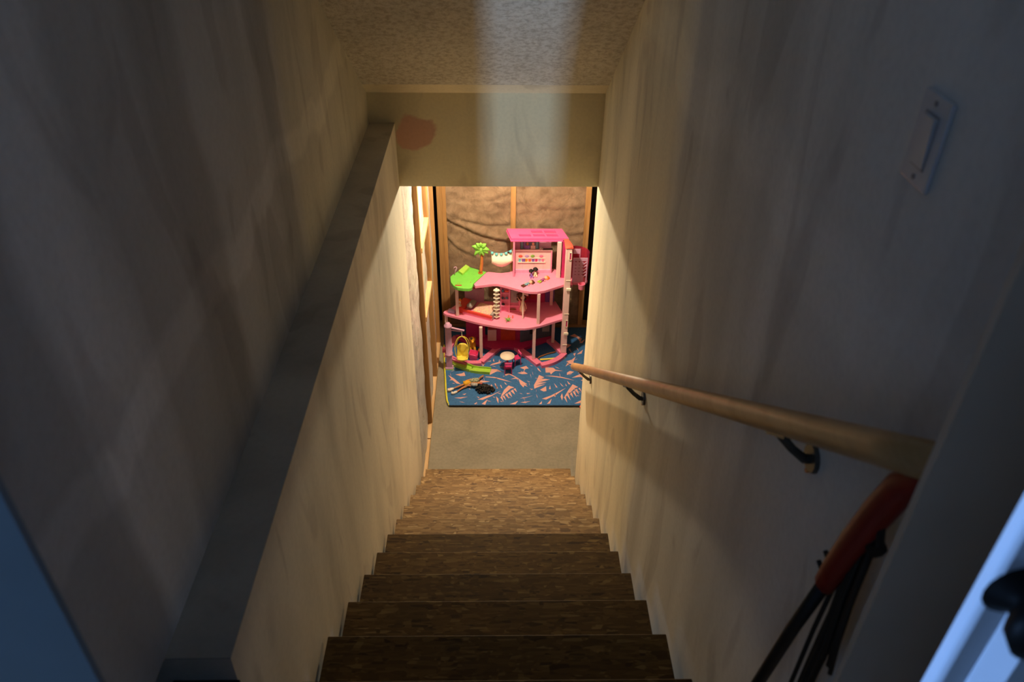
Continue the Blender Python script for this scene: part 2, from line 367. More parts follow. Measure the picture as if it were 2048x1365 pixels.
# ------------------------------------------------------------------ handrail
hr = thing('handrail', 'round varnished wooden handrail running down the right wall', 'handrail', (.48, .7, 3.6))
ys = [.57+i*(3.97-.57)/24 for i in range(25)]
MB().tube([(.48, y, 1.23+(3.97-y)*.7185) for y in ys]+[(.48, 3.978, 1.224)], [.0235]*25+[.017], 20).build('rail', 'rail', hr, smooth=True)
for y in (3.66, 2.28, .99):
    zr = 1.23+(3.97-y)*.7185
    b = MB().tube([(XR, y, zr-.085), (.53, y, zr-.083), (.505, y, zr-.06), (.48, y+.004, zr-.032)], [.009, .009, .008, .008], 8)
    b.bar((.48, y+.035, zr-.026-.025), (.48, y-.035, zr-.026+.025), .024, .008)
    br = b.build('bracket', 'metal_dark', hr, smooth=False, label='dark metal wall bracket')
    MB().tube([(XR, y, zr-.082), (XR-.008, y, zr-.082)], [.028, .026], 14).build('wall_flange', 'metal_dark', br)
    MB().tube([(XR, y, zr-.112), (XR-.008, y, zr-.112)], .0045, 8).build('wooden_plug', 'trunk', br)

# ------------------------------------------------------------------ switch plate
sw = thing('light_switch', 'white rocker switch plate high on the dim right wall', 'switch', (XR, .96, 3.87))
yc, zc, X = .955, 3.875, XR
MB().box(X-.006, X, yc-.037, yc+.037, zc-.059, zc+.059).build('switch_plate', 'plate_plastic', sw, bevel=.003)
p = MB(); p.add([(X-.0065,yc-.016,zc-.033),(X-.0065,yc+.016,zc-.033),(X-.0065,yc+.016,zc+.033),(X-.0065,yc-.016,zc+.033),
                 (X-.008,yc-.016,zc-.033),(X-.008,yc+.016,zc-.033),(X-.012,yc+.016,zc+.033),(X-.012,yc-.016,zc+.033)],
                [(4,5,6,7),(0,1,5,4),(1,2,6,5),(2,3,7,6),(3,0,4,7),(3,2,1,0)])
p.build('rocker', 'plate_plastic', sw)
MB().box(X-.0064, X-.006, yc-.0185, yc+.0185, zc-.0355, zc+.0355).build('rocker_slot', 'grey', sw)
for dz in (-.048, .048): MB().tube([(X-.006, yc, zc+dz), (X-.0072, yc, zc+dz)], .0035, 10).build('screw', 'grey', sw)

# ------------------------------------------------------------------ red handled tool and black cords leaning at the top
tl = thing('long_handled_tool', 'long black shaft with curved red grip leaning behind the handrail top', 'tool', (.50, .85, 2.47))
g = [(.526, .655, 3.574), (.525, .688, 3.545), (.518, .711, 3.502), (.508, .722, 3.44), (.5, .736, 3.36), (.5, .752, 3.29), (.5, .762, 3.245)]
MB().tube(g, [.014, .017, .019, .019, .018, .017, .015], 12, flat=1.25).build('grip', 'red_grip', tl, smooth=True, label='curved red plastic grip')
MB().tube([(.5, .758, 3.26), (.5, .80, 3.08), (.5, .855, 2.80), (.5, .905, 2.482)], .0115, 12).build('shaft', 'black', tl, smooth=True, label='straight black shaft')
for y, z in ((.780, 3.268), (.772, 3.30)): MB().tube([(.495, y-.012, z-.006), (.493, y+.006, z)], .004, 8).build('screw', 'black', tl)
cd = thing('cord_bundle', 'hanging bundle of black looped cords beside the red grip', 'cord', (.515, .72, 3.45))
for i in range(13):
    u = i/12+random.uniform(-.04, .04); x = .505+.022*random.random(); w_ = lambda y0, y1: y0+(y1-y0)*u
    e = random.uniform(-.006, .006); zb = 2.93 if u < .55 else 3.12+random.uniform(-.03, .03)
    pts = [(x, w_(.728, .708), 3.435-.03*random.random()), (x, w_(.738, .704), 3.36), (x, w_(.748, .700), 3.28), (x, w_(.752, .694)+e, 3.20), (x, w_(.757, .684)+e, 3.13)]
    if u < .55: pts += [(x, w_(.760, .69)+e, 3.05), (x, w_(.764, .69)+e, zb)]
    MB().tube(pts, .0042, 6).build('cord', 'black', cd, smooth=True)
MB().tube([(.514, .698, 3.395), (.514, .738, 3.395)], [.014, .014], 8).build('cord_tie', 'black', cd)
MB().tube([(.511, .728, 3.455), (.509, .706, 3.445), (.511, .694, 3.41)], .006, 8).build('plug', 'black', cd)

# ------------------------------------------------------------------ stud walls
sl = thing('stud_wall', 'insulated stud wall with blocking on the left past the stairs', 'wall framing', (-.58, 4.8, 0))
MB().box(-.625, -.535, 4.055, 4.60, 0, .038).build('bottom_plate', 'stud_y', sl)
MB().box(-.625, -.535, 4.612, 5.96, 0, .038).build('bottom_plate', 'stud_y', sl)
def stud(y, lean=0):
    m = MB(); zt = 2.465
    m.add([(-.625,y,.038),(-.535,y,.038),(-.535,y+.042,.038),(-.625,y+.042,.038),(-.625,y+lean,zt),(-.535,y+lean,zt),(-.535,y+.042+lean,zt),(-.625,y+.042+lean,zt)],
          [(3,2,1,0),(4,5,6,7),(0,1,5,4),(1,2,6,5),(2,3,7,6),(3,0,4,7)])
    m.build('stud', 'stud', sl, bevel=.002)
stud(4.79); stud(5.40); stud(5.445); stud(5.91)
for z0, z1 in ((1.585, 1.545), (1.01, .985)):
    MB().bar((-.575, 4.834, z0), (-.575, 5.398, z1), .09, .04).build('blocking', 'stud_y', sl, bevel=.002)
def poly_batt(y0, y1):
    def fn(u, v):
        y = y0+(y1-y0)*u; z = .04+2.42*v
        n = noise.noise(Vector((y*7, z*3.2, y0)))*.012+noise.noise(Vector((y*20, z*11, 3)))*.006
        puff = math.sin(PI*min(max(u, 0), 1))**.5*.014
        return (-.572+puff+n, y, z)
    return MB().grid(14, 70, fn)
for y0, y1 in ((4.055, 4.788), (4.834, 5.398), (5.489, 5.908)): poly_batt(y0, y1).build('insulation_batt', 'poly', sl, smooth=True)

sb = thing('stud_wall', 'back stud wall with brown unfaced fibreglass batts behind the dollhouse', 'wall framing', (.2, 6.2, 0))
MB().box(-.53, .84, 6.195, 6.285, 0, .038).build('bottom_plate', 'stud_x', sb)
for x in (-.53, .106, .752):
    MB().box(x, x+.045, 6.195, 6.285, .038, 2.465).build('stud', 'stud', sb, bevel=.002)
MB().box(-.484, -.452, 6.215, 6.285, .038, 2.465).build('stud', 'stud', sb)
creases = [((-.45, 1.12), (.106, .90), .030), ((-.45, 1.17), (.05, 1.07), .018), ((-.45, .94), (-.25, .78), .018), ((-.30, 1.31), (.1, 1.37), .007), ((-.2, .80), (.106, .78), .010), ((.15, 1.28), (.75, 1.24), .006), ((.4, 1.05), (.75, .98), .010)]
def brown_batt(x0, x1):
    def fn(u, v):
        x = x0+(x1-x0)*u; z = .04+2.42*v
        d = noise.noise(Vector((x*5, z*5, 1)))*.012+noise.noise(Vector((x*16, z*16, 4)))*.006
        for (ax, az), (bx, bz), dep in creases:
            if ax-.05 <= x <= bx+.05:
                zz = az+(bz-az)*(x-ax)/(bx-ax)-.03*math.sin(PI*(x-ax)/(bx-ax)); q = (z-zz)
                d -= dep*.6*math.exp(-(q/.014)**2); d += dep*.5*math.exp(-((q-.045)/.03)**2)
        puff = (math.sin(PI*u))**.5*.012
        return (x, 6.222-puff-d, z)
    return MB().grid(46, 150, fn)
for x0, x1 in ((-.452, .106), (.151, .752)): brown_batt(x0, x1).build('insulation_batt', 'batt', sb, smooth=True)

# ------------------------------------------------------------------ rug
ZR = .02
rg = thing('rug', 'blue and pink palm leaf play rug lying on the concrete floor', 'rug', (.1, 5.5, 0))
rp = [(-.425, 5.05), (-.41, 5.037), (.694, 5.032), (.78, 5.60), (.86, 6.185), (-.52, 6.185), (-.475, 5.56), (-.438, 5.12)]
MB().prism(rp, .0, ZR).build('mat', 'rug_blue', rg, bevel=.004)
LEAF = [[[0.623,5.63],[0.594,5.564],[0.636,5.606],[0.671,5.594],[0.671,5.636],[0.699,5.715],[0.659,5.666],[0.606,5.642]],[[0.227,5.524],[0.219,5.489],[0.165,5.472],[0.207,5.454],[0.257,5.46],[0.223,5.495],[0.238,5.53],[0.267,5.536],[0.246,5.575],[0.188,5.548]],[[0.414,5.477],[0.453,5.477],[0.458,5.448],[0.477,5.477],[0.5,5.5],[0.568,5.5],[0.505,5.517],[0.485,5.547],[0.414,5.553]],[[0.599,5.442],[0.643,5.465],[0.666,5.488],[0.628,5.5],[0.602,5.476]],[[0.717,5.413],[0.739,5.384],[0.742,5.418],[0.713,5.453],[0.638,5.402]],[[-0.086,5.495],[-0.075,5.443],[-0.057,5.461],[-0.015,5.495],[0.077,5.478],[0.038,5.484],[-0.015,5.525],[-0.076,5.531]],[[0.062,5.432],[0.094,5.449],[0.147,5.408],[0.104,5.38],[0.146,5.391],[0.174,5.38],[0.187,5.313],[0.213,5.268],[0.221,5.296],[0.251,5.279],[0.228,5.312],[0.249,5.312],[0.215,5.346],[0.154,5.414],[0.088,5.472],[0.052,5.455]],[[-0.113,5.413],[-0.036,5.401],[0.034,5.369],[0.117,5.341],[0.034,5.386],[-0.036,5.415],[-0.113,5.421]],[[-0.331,5.427],[-0.289,5.432],[-0.302,5.484],[-0.322,5.467],[-0.378,5.45]],[[-0.41,5.387],[-0.427,5.37],[-0.399,5.37],[-0.362,5.325],[-0.324,5.314],[-0.386,5.393],[-0.441,5.444]],[[0.335,5.38],[0.304,5.301],[0.306,5.251],[0.402,5.312],[0.318,5.29],[0.417,5.34],[0.34,5.334],[0.447,5.379],[0.371,5.391],[0.4,5.408],[0.355,5.442]],[[0.383,5.213],[0.408,5.218],[0.408,5.284],[0.353,5.235]],[[0.471,5.419],[0.554,5.399],[0.663,5.362],[0.63,5.379],[0.555,5.413],[0.471,5.431],[0.401,5.431]],[[0.447,5.245],[0.443,5.295],[0.43,5.245]],[[0.493,5.267],[0.507,5.267],[0.479,5.328]],[[0.543,5.289],[0.56,5.278],[0.529,5.334]],[[0.604,5.311],[0.621,5.311],[0.593,5.362]],[[0.578,5.289],[0.588,5.284],[0.577,5.323]],[[0.019,5.138],[0.102,5.252],[0.134,5.268],[0.086,5.296],[0.047,5.236],[0.026,5.171]],[[0.063,5.096],[0.047,5.165],[0.033,5.149]],[[0.087,5.117],[0.074,5.192],[0.054,5.17]],[[0.115,5.138],[0.098,5.214],[0.078,5.192]],[[0.139,5.17],[0.123,5.241],[0.102,5.219]],[[0.157,5.203],[0.144,5.257],[0.126,5.246]],[[0.043,5.075],[0.03,5.149],[0.013,5.138]],[[-0.015,5.096],[-0.001,5.054],[-0.001,5.117],[-0.021,5.149]],[[0.564,5.137],[0.655,5.256],[0.684,5.272],[0.639,5.311],[0.598,5.234],[0.558,5.147]],[[0.605,5.094],[0.594,5.174],[0.579,5.158]],[[0.631,5.126],[0.623,5.201],[0.605,5.185]],[[0.659,5.136],[0.649,5.223],[0.63,5.207]],[[0.682,5.169],[0.672,5.25],[0.653,5.234]],[[0.575,5.062],[0.568,5.147],[0.55,5.137]],[[0.534,5.094],[0.543,5.137],[0.54,5.191],[0.523,5.142]],[[0.709,5.201],[0.697,5.261],[0.683,5.256]],[[-0.136,5.102],[-0.056,5.155],[0.02,5.225],[-0.062,5.165],[-0.09,5.16],[-0.177,5.107]],[[0.399,5.105],[0.484,5.164],[0.579,5.262],[0.442,5.158],[0.365,5.116]],[[-0.189,5.044],[-0.18,5.075],[-0.206,5.049]],[[-0.112,5.039],[-0.092,5.112],[-0.142,5.049]],[[0.14,5.043],[0.165,5.09],[0.141,5.074],[0.093,5.045]],[[0.359,5.047],[0.364,5.084],[0.335,5.044]],[[0.43,5.052],[0.447,5.116],[0.402,5.047]],[[0.69,5.057],[0.693,5.094],[0.632,5.052]],[[-0.053,5.252],[-0.039,5.247],[-0.06,5.313],[-0.067,5.302]],[[-0.022,5.269],[-0.004,5.252],[-0.025,5.319]],[[0.058,5.313],[0.075,5.307],[0.048,5.346]],[[-0.137,5.572],[-0.123,5.602],[-0.148,5.584]],[[-0.037,5.595],[0.013,5.613],[0.028,5.643],[-0.058,5.607],[-0.08,5.578]],[[-0.069,5.643],[-0.066,5.656],[-0.109,5.632]],[[-0.175,5.358],[-0.154,5.336],[-0.112,5.341],[-0.074,5.352],[-0.106,5.358],[-0.162,5.37]],[[0.285,5.235],[0.295,5.251],[0.271,5.235]],[[0.348,5.518],[0.368,5.489],[0.375,5.489],[0.352,5.541],[0.342,5.547]],[[-0.425,5.204],[-0.406,5.226],[-0.401,5.27],[-0.429,5.259]],[[-0.319,5.12],[-0.259,5.145],[-0.374,5.129]],[[-0.159,5.209],[-0.145,5.225],[-0.173,5.236]],[[-0.287,5.169],[-0.274,5.188],[-0.308,5.177]],[[0.754,5.758],[0.774,5.82],[0.709,5.746]],[[0.487,5.582],[0.511,5.624],[0.466,5.588]],[[-0.018,5.258],[-0.009,5.252],[-0.027,5.326],[-0.036,5.324]],[[0.023,5.263],[0.032,5.258],[0.02,5.304],[0.013,5.302]],[[0.479,5.137],[0.485,5.191],[0.469,5.148]],[[-0.171,5.128],[-0.157,5.134],[-0.185,5.15]],[[0.223,5.127],[0.292,5.159],[0.175,5.117]],[[0.221,5.061],[0.269,5.084],[0.181,5.069]],[[0.245,5.178],[0.273,5.191],[0.235,5.191]],[[0.676,5.517],[0.706,5.541],[0.663,5.529]],[[0.73,5.356],[0.735,5.379],[0.713,5.367]],[[0.15,5.613],[0.162,5.673],[0.144,5.661]],[[-0.037,5.637],[-0.044,5.686],[-0.051,5.649]],[[0.012,5.631],[0.008,5.674],[-0.001,5.631]],[[0.735,6.009],[0.759,5.935],[0.777,5.998],[0.715,6.074],[0.669,6.041]],[[0.617,5.83],[0.671,5.893],[0.6,5.935]],[[0.687,5.718],[0.703,5.769],[0.678,5.759]],[[0.777,5.924],[0.807,5.988],[0.746,5.924]],[[0.667,5.769],[0.654,5.841],[0.641,5.82]],[[0.735,5.789],[0.722,5.851],[0.715,5.841]],[[-0.161,5.607],[-0.146,5.597],[-0.129,5.595],[-0.144,5.604]],[[-0.402,5.329],[-0.389,5.322],[-0.375,5.322],[-0.387,5.329]],[[0.191,5.496],[0.202,5.489],[0.214,5.489],[0.204,5.496]],[[0.677,5.655],[0.696,5.666],[0.717,5.683],[0.699,5.673]],[[-0.208,5.476],[-0.193,5.491],[-0.176,5.514],[-0.191,5.498]],[[0.264,5.254],[0.279,5.243],[0.296,5.239],[0.281,5.25]],[[-0.103,5.096],[-0.082,5.084],[-0.06,5.079],[-0.08,5.091]],[[-0.424,5.487],[-0.406,5.497],[-0.386,5.514],[-0.404,5.504]],[[0.156,5.41],[0.162,5.378],[0.17,5.352],[0.164,5.385]],[[-0.162,5.507],[-0.14,5.499],[-0.117,5.498],[-0.138,5.506]],[[0.295,5.493],[0.299,5.461],[0.304,5.436],[0.301,5.468]],[[-0.257,5.254],[-0.249,5.245],[-0.239,5.242],[-0.247,5.252]],[[0.08,5.555],[0.096,5.548],[0.113,5.549],[0.098,5.556]],[[0.206,5.118],[0.215,5.11],[0.226,5.108],[0.217,5.116]],[[-0.108,5.308],[-0.086,5.298],[-0.062,5.293],[-0.084,5.304]],[[-0.224,5.383],[-0.216,5.374],[-0.206,5.372],[-0.214,5.381]],[[0.656,5.215],[0.679,5.204],[0.704,5.2],[0.681,5.211]],[[-0.06,5.575],[-0.04,5.564],[-0.02,5.561],[-0.038,5.571]],[[-0.335,5.288],[-0.316,5.306],[-0.297,5.332],[-0.314,5.313]],[[0.01,5.086],[0.023,5.078],[0.037,5.077],[0.025,5.085]],[[0.095,5.44],[0.115,5.454],[0.136,5.475],[0.117,5.461]],[[0.078,5.54],[0.102,5.531],[0.128,5.53],[0.104,5.538]],[[-0.372,5.565],[-0.353,5.549],[-0.332,5.539],[-0.351,5.556]],[[0.197,5.307],[0.211,5.301],[0.225,5.301],[0.213,5.307]],[[0.176,5.194],[0.189,5.182],[0.204,5.177],[0.191,5.189]],[[-0.151,5.413],[-0.148,5.395],[-0.143,5.385],[-0.146,5.402]],[[0.316,5.401],[0.328,5.394],[0.34,5.393],[0.33,5.4]],[[-0.138,5.518],[-0.127,5.508],[-0.114,5.505],[-0.125,5.515]],[[-0.129,5.466],[-0.108,5.481],[-0.086,5.503],[-0.106,5.488]],[[0.713,5.416],[0.735,5.402],[0.759,5.396],[0.738,5.409]],[[-0.327,5.538],[-0.304,5.523],[-0.279,5.514],[-0.302,5.53]],[[0.318,5.179],[0.323,5.147],[0.33,5.121],[0.326,5.153]],[[0.319,5.245],[0.32,5.222],[0.323,5.204],[0.322,5.228]],[[-0.33,5.082],[-0.306,5.07],[-0.281,5.065],[-0.305,5.077]],[[0.62,5.589],[0.643,5.57],[0.667,5.559],[0.645,5.578]],[[0.362,5.379],[0.364,5.348],[0.368,5.325],[0.366,5.355]],[[-0.183,5.672],[-0.159,5.656],[-0.133,5.648],[-0.157,5.663]],[[-0.133,5.422],[-0.128,5.384],[-0.121,5.352],[-0.126,5.39]],[[0.198,5.133],[0.209,5.128],[0.222,5.129],[0.211,5.134]],[[0.583,5.193],[0.598,5.186],[0.616,5.186],[0.601,5.193]],[[-0.331,5.242],[-0.322,5.234],[-0.311,5.233],[-0.32,5.241]],[[0.277,5.583],[0.291,5.573],[0.306,5.569],[0.293,5.58]],[[-0.088,5.452],[-0.078,5.447],[-0.068,5.448],[-0.076,5.453]],[[-0.185,5.078],[-0.181,5.053],[-0.176,5.033],[-0.18,5.059]],[[0.032,5.623],[0.054,5.64],[0.078,5.664],[0.056,5.647]],[[0.068,5.145],[0.088,5.132],[0.109,5.126],[0.09,5.139]],[[0.644,5.274],[0.65,5.234],[0.658,5.201],[0.653,5.24]],[[0.5,5.564],[0.52,5.544],[0.543,5.532],[0.523,5.551]],[[-0.052,5.145],[-0.04,5.135],[-0.027,5.132],[-0.038,5.142]],[[-0.426,5.475],[-0.42,5.443],[-0.413,5.417],[-0.418,5.449]],[[0.261,5.341],[0.264,5.31],[0.268,5.286],[0.266,5.317]],[[-0.018,5.199],[0.006,5.183],[0.03,5.175],[0.008,5.19]],[[0.275,5.472],[0.28,5.43],[0.286,5.395],[0.282,5.437]],[[0.217,5.1],[0.221,5.071],[0.227,5.05],[0.223,5.078]],[[0.082,5.582],[0.102,5.592],[0.125,5.608],[0.105,5.599]],[[-0.038,5.399],[-0.019,5.394],[0.001,5.395],[-0.017,5.4]],[[0.612,5.435],[0.629,5.445],[0.649,5.462],[0.632,5.452]],[[0.604,5.622],[0.622,5.608],[0.642,5.602],[0.624,5.616]],[[-0.001,5.561],[0.023,5.557],[0.048,5.56],[0.025,5.564]],[[0.645,5.16],[0.666,5.151],[0.688,5.15],[0.668,5.158]],[[0.242,5.36],[0.259,5.347],[0.277,5.341],[0.261,5.354]],[[0.703,5.596],[0.72,5.58],[0.739,5.57],[0.722,5.587]],[[0.533,5.478],[0.536,5.435],[0.541,5.399],[0.539,5.442]],[[-0.155,5.364],[-0.145,5.372],[-0.134,5.387],[-0.143,5.379]],[[-0.052,5.282],[-0.044,5.24],[-0.033,5.205],[-0.042,5.246]],[[0.694,5.471],[0.709,5.468],[0.727,5.471],[0.712,5.475]],[[-0.216,5.334],[-0.196,5.322],[-0.175,5.318],[-0.194,5.329]],[[0.036,5.426],[0.045,5.422],[0.055,5.425],[0.047,5.429]],[[0.665,5.069],[0.687,5.057],[0.71,5.051],[0.689,5.063]],[[0.605,5.203],[0.606,5.174],[0.609,5.152],[0.609,5.181]]]
lp = MB()
for pl in LEAF: lp.add([(x, y, ZR+.0008) for x, y in pl], [tuple(range(len(pl)))])
o = lp.build('leaf_print', 'rug_pink', rg); o['kind'] = 'stuff'
MB().tube([(-.412, 5.04, .012), (-.432, 5.10, .015), (-.45, 5.25, .015), (-.462, 5.40, .015), (-.478, 5.56, .015), (-.50, 5.9, .015)], .0085, 8).build('binding', 'rug_edge_yellow', rg, label='yellow edge binding')
MB().tube([(.696, 5.034, .014), (.735, 5.30, .014), (.782, 5.60, .014), (.83, 5.95, .014)], .007, 8).build('binding', 'rug_edge_red', rg, label='dark red edge binding')
MB().tube([(-.41, 5.036, .010), (.2, 5.034, .010), (.694, 5.031, .010)], .006, 6).build('binding', 'black', rg, label='dark front hem')
MB().ball((.688, 5.012, .016), .016).build('pompom', 'coral', rg, True, label='red pompom on the corner')

# ------------------------------------------------------------------ dollhouse
Z1, Z2, Z3, ZRF = .05, .40, .735, 1.11
dh = thing('dollhouse', 'three storey pink plastic dollhouse with curved balconies on the rug', 'dollhouse', (.08, 5.85, ZR))
bz0, bz1 = ZR, Z1
# base: two ring shaped wings and a hub
def base(poly): MB().prism(poly, bz0, bz1).build('base_ring', 'rose', dh, bevel=.003)
def strip(pts, wd):
    L = []; Rr = []
    for i, (x, y) in enumerate(pts):
        x0, y0 = pts[max(i-1, 0)]; x1, y1 = pts[min(i+1, len(pts)-1)]; l = math.hypot(x1-x0, y1-y0); nx, ny = -(y1-y0)/l, (x1-x0)/l
        L.append((x+nx*wd/2, y+ny*wd/2)); Rr.append((x-nx*wd/2, y-ny*wd/2))
    return L+Rr[::-1]
def rail_strip(pts, wd, z0=bz0, z1=bz1, mat='rose', name='base_rail'):
    m = MB(); n = len(pts); q = strip(pts, wd); L = q[:n]; Rr = q[n:][::-1]
    for i in range(n-1):
        m.prism([L[i], L[i+1], Rr[i+1], Rr[i]], z0, z1)
    m.build(name, mat, dh)
rail_strip(arc((-.455, 5.70), (-.155, 5.60), .045, 10), .045)
rail_strip([(-.155, 5.61), (-.10, 5.69), (.0, 5.83)], .055, bz0, bz1-.0015)
rail_strip([(-.455, 5.70), (-.45, 5.85), (-.39, 6.0)], .06, bz0, bz1-.0015)
rail_strip(arc((.375, 5.562), (.597, 5.735), .03, 10), .05)
rail_strip([(.36, 5.575), (.30, 5.66), (.165, 5.83)], .06, bz0, bz1-.0015)
rail_strip([(.585, 5.745), (.53, 5.86), (.44, 6.0)], .065, bz0, bz1-.0015)
hub = arc((-.03, 5.785), (.20, 5.785), -.035, 8)+[(.50, 5.97), (.50, 6.02), (-.40, 6.02), (-.40, 5.97)]
MB().prism(hub, bz0, bz1).build('base_hub', 'magenta', dh, bevel=.002)
# floors
s2 = [(-.485, 5.885)]+[(-.492, 5.86), (-.470, 5.835), (-.40, 5.805), (-.34, 5.777), (-.27, 5.743), (-.206, 5.712), (-.12, 5.678), (-.031, 5.650), (.03, 5.633), (.086, 5.622), (.15, 5.614), (.229, 5.613), (.30, 5.630), (.36, 5.651), (.45, 5.700), (.573, 5.766), (.573, 5.86), (.52, 6.05), (-.34, 6.05), (-.43, 5.93)]
MB().prism(s2, Z2-.024, Z2).build('balcony_floor', 'pink', dh, bevel=.003)
s3 = [(-.212, 5.80), (-.20, 5.765), (-.12, 5.782), (-.047, 5.800), (-.01, 5.800), (.04, 5.78), (.09, 5.755), (.14, 5.727), (.20, 5.697), (.267, 5.674), (.33, 5.672), (.395, 5.692), (.49, 5.748), (.586, 5.806), (.59, 5.86), (.50, 6.06), (.14, 6.03), (.09, 6.0), (.02, 5.985), (-.085, 6.005), (-.105, 6.0)]
MB().prism(s3, Z3-.026, Z3).build('balcony_floor', 'pink', dh, bevel=.003)
gt = [(-.42, 5.915), (-.412, 5.83), (-.385, 5.770), (-.35, 5.735), (-.30, 5.722), (-.251, 5.719), (-.225, 5.737), (-.216, 5.80), (-.107, 6.0), (-.172, 6.035), (-.29, 6.11), (-.325, 6.05), (-.40, 5.955)]
MB().prism(gt, Z3-.028, Z3+.003).build('terrace', 'green', dh, bevel=.004, label='bright green lawn terrace')
MB().add([(-.352,5.985,Z3+.003),(-.290,6.085,Z3+.003),(-.255,6.045,Z3+.003),(-.312,5.935,Z3+.003),(-.352,5.985,Z3+.024),(-.290,6.085,Z3+.03),(-.255,6.045,Z3+.03),(-.312,5.935,Z3+.024)],
         [(3,2,1,0),(4,5,6,7),(0,1,5,4),(1,2,6,5),(2,3,7,6),(3,0,4,7)]).build('lounger', 'lime', dh, bevel=.003)
MB().box(-.372, -.315, 5.762, 5.778, Z3+.0015, Z3+.0045).build('slot', 'deep_red', dh)
for x, y in ((-.24, 5.82), (-.35, 5.80), (-.335, 5.80)): MB().tube([(x, y, Z3+.002), (x, y, Z3+.0045)], .004, 8).build('peg_hole', 'deep_red', dh)
# posts
def post(x, y, z0, z1, wd=.027, mat='pale_pink', d=None):
    d = d or wd; MB().box(x-wd/2, x+wd/2, y-d/2, y+d/2, z0, z1).build('post', mat, dh, bevel=.003)
for x, y in ((-.467, 5.862), (-.155, 5.668), (.313, 5.652), (.498, 5.90)): post(x, y, Z1, Z2-.024, .028)
for x, y in ((-.362, 5.815), (.344, 5.685), (.475, 5.99)): post(x, y, Z2, Z3-.026, .027)
post(.213, 5.765, Z2, Z3-.026, .014, 'white_plastic')
post(.519, 5.915, Z3, ZRF-.026, .036)
# spiral stair
MB().tube([(-.018, 5.765, Z2), (-.018, 5.765, Z3-.026)], .011, 12).build('stair_pole', 'white_plastic', dh, True)
for i in range(8):
    z = Z2+.022+i*.038; a = -PI/2+(.35 if i % 2 else -.2)
    ang = -1.6+.25*math.sin(i*1.7)
    MB().add([(-.018+dx, 5.765+dy, z+dz) for dz in (0, .007) for dx, dy in ((-.028, -.006), (.0, -.026), (.030, -.008), (.022, .016), (-.02, .016))],
             [(4,3,2,1,0),(5,6,7,8,9),(0,1,6,5),(1,2,7,6),(2,3,8,7),(3,4,9,8),(4,0,5,9)]).build('stair_step', 'white_plastic', dh)
# upper room: side wall, back panel, screen and roof
MB().box(.125, .140, 5.915, 6.02, Z3, ZRF-.026).build('side_wall', 'pink', dh, bevel=.002)
MB().box(.140, .462, 6.0, 6.012, Z3, .955).build('back_panel', 'pale_pink', dh)
MB().box(.140, .455, 6.012, 6.020, .955, ZRF-.026).build('back_panel', 'mauve', dh)
MB().box(.142, .455, 5.985, 6.0, Z3, .765).build('plinth', 'mauve', dh)
MB().box(.455, .466, 5.985, 6.012, Z3, .955).build('panel_edge', 'pink', dh)
MB().box(.140, .466, 5.985, 6.012, .955, .962).build('shelf', 'pale_pink', dh)
sc = MB().box(.187, .350, 6.002, 6.010, .962, 1.045).build('screen', 'slate', dh, label='dark picture screen')
for x, m in ((.195, 'cloth_blue'), (.218, 'purple'), (.325, 'cloth_blue')): MB().box(x, x+.014, 6.0005, 6.002, .970, 1.036).build('picture_band', m, sc)
for x, m, h in ((.250, 'skin_brown', 'black'), (.298, 'skin_light', 'cloth_yellow')):
    MB().ball((x, 6.001, 1.014), (.011, .002, .015)).build('picture_head', m, sc, True)
    MB().prism([(x-.02, 6.0), (x+.02, 6.0), (x+.012, 6.002), (x-.012, 6.002)], 0.966, 0.998).build('picture_body', 'cloth_purple' if x < .27 else 'pale_pink', sc)
bs = MB().box(.168, .408, 5.996, 6.0, .873, .878).box(.168, .408, 5.990, 6.0, .834, .841).build('shelf_frame', 'white_plastic', dh)
for i, (wd, m) in enumerate(((.02, 'aqua'), (.03, 'purple'), (.02, 'orange'), (.022, 'coral'), (.024, 'purple'), (.02, 'magenta'), (.02, 'lilac'), (.02, 'rose'))):
    x = .175+i*.0288; MB().box(x, x+wd, 5.996, 5.999, .841, .868).build('printed_book', m, bs)
for x, m in ((.18, 'coral'), (.235, 'lilac'), (.285, 'plant'), (.36, 'rose')): MB().ball((x+.012, 5.998, .896), (.018, .003, .014)).build('printed_ornament', m, bs)
for zz in (.79,): 
    for x in (.21, .31, .39): MB().box(x, x+.002, 5.9985, 6.0, .77, .83).build('panel_groove', 'mauve', dh)
# roof, leaning parallelogram with openings
def rp_(u, v, z):
    ax, bx = .108+(.595-.108)*u, .072+(.548-.072)*u; return (ax+(bx-ax)*v, 5.922+(6.10-5.922)*v, z)
us = [0, .16, .37, .41, .61, .645, .85, 1]; vs_ = [0, .20, .42, .56, .80, 1]
holes = {(1, 1), (3, 1), (5, 1), (3, 3), (5, 3)}
m = MB()
for i in range(len(us)-1):
    for j in range(len(vs_)-1):
        if (i, j) in holes: continue
        q = [rp_(us[a], vs_[b_], z) for z in (ZRF-.020, ZRF) for a, b_ in ((i, j), (i+1, j), (i+1, j+1), (i, j+1))]
        m.add(q, [(3,2,1,0),(4,5,6,7),(0,1,5,4),(1,2,6,5),(2,3,7,6),(3,0,4,7)])
m.build('roof', 'hot_pink', dh)
m = MB(); q = [rp_(u, v, z) for z in (ZRF-.028, ZRF-.020) for u, v in ((-.012, -.05), (1.012, -.05), (1.012, 1.02), (-.012, 1.02))]
m2 = [rp_(u, v, z) for z in (ZRF-.028, ZRF-.020) for u, v in ((.05, .12), (.95, .12), (.95, .95), (.05, .95))]
m.add(q+m2, [(0,1,5,4),(1,2,6,5),(2,3,7,6),(3,0,4,7),(8,12,13,9),(9,13,14,10),(10,14,15,11),(11,15,12,8),
             (4,5,13,12),(5,6,14,13),(6,7,15,14),(7,4,12,15),(0,8,9,1),(1,9,10,2),(2,10,11,3),(3,11,8,0)])
m.build('roof_lip', 'hot_pink', dh)
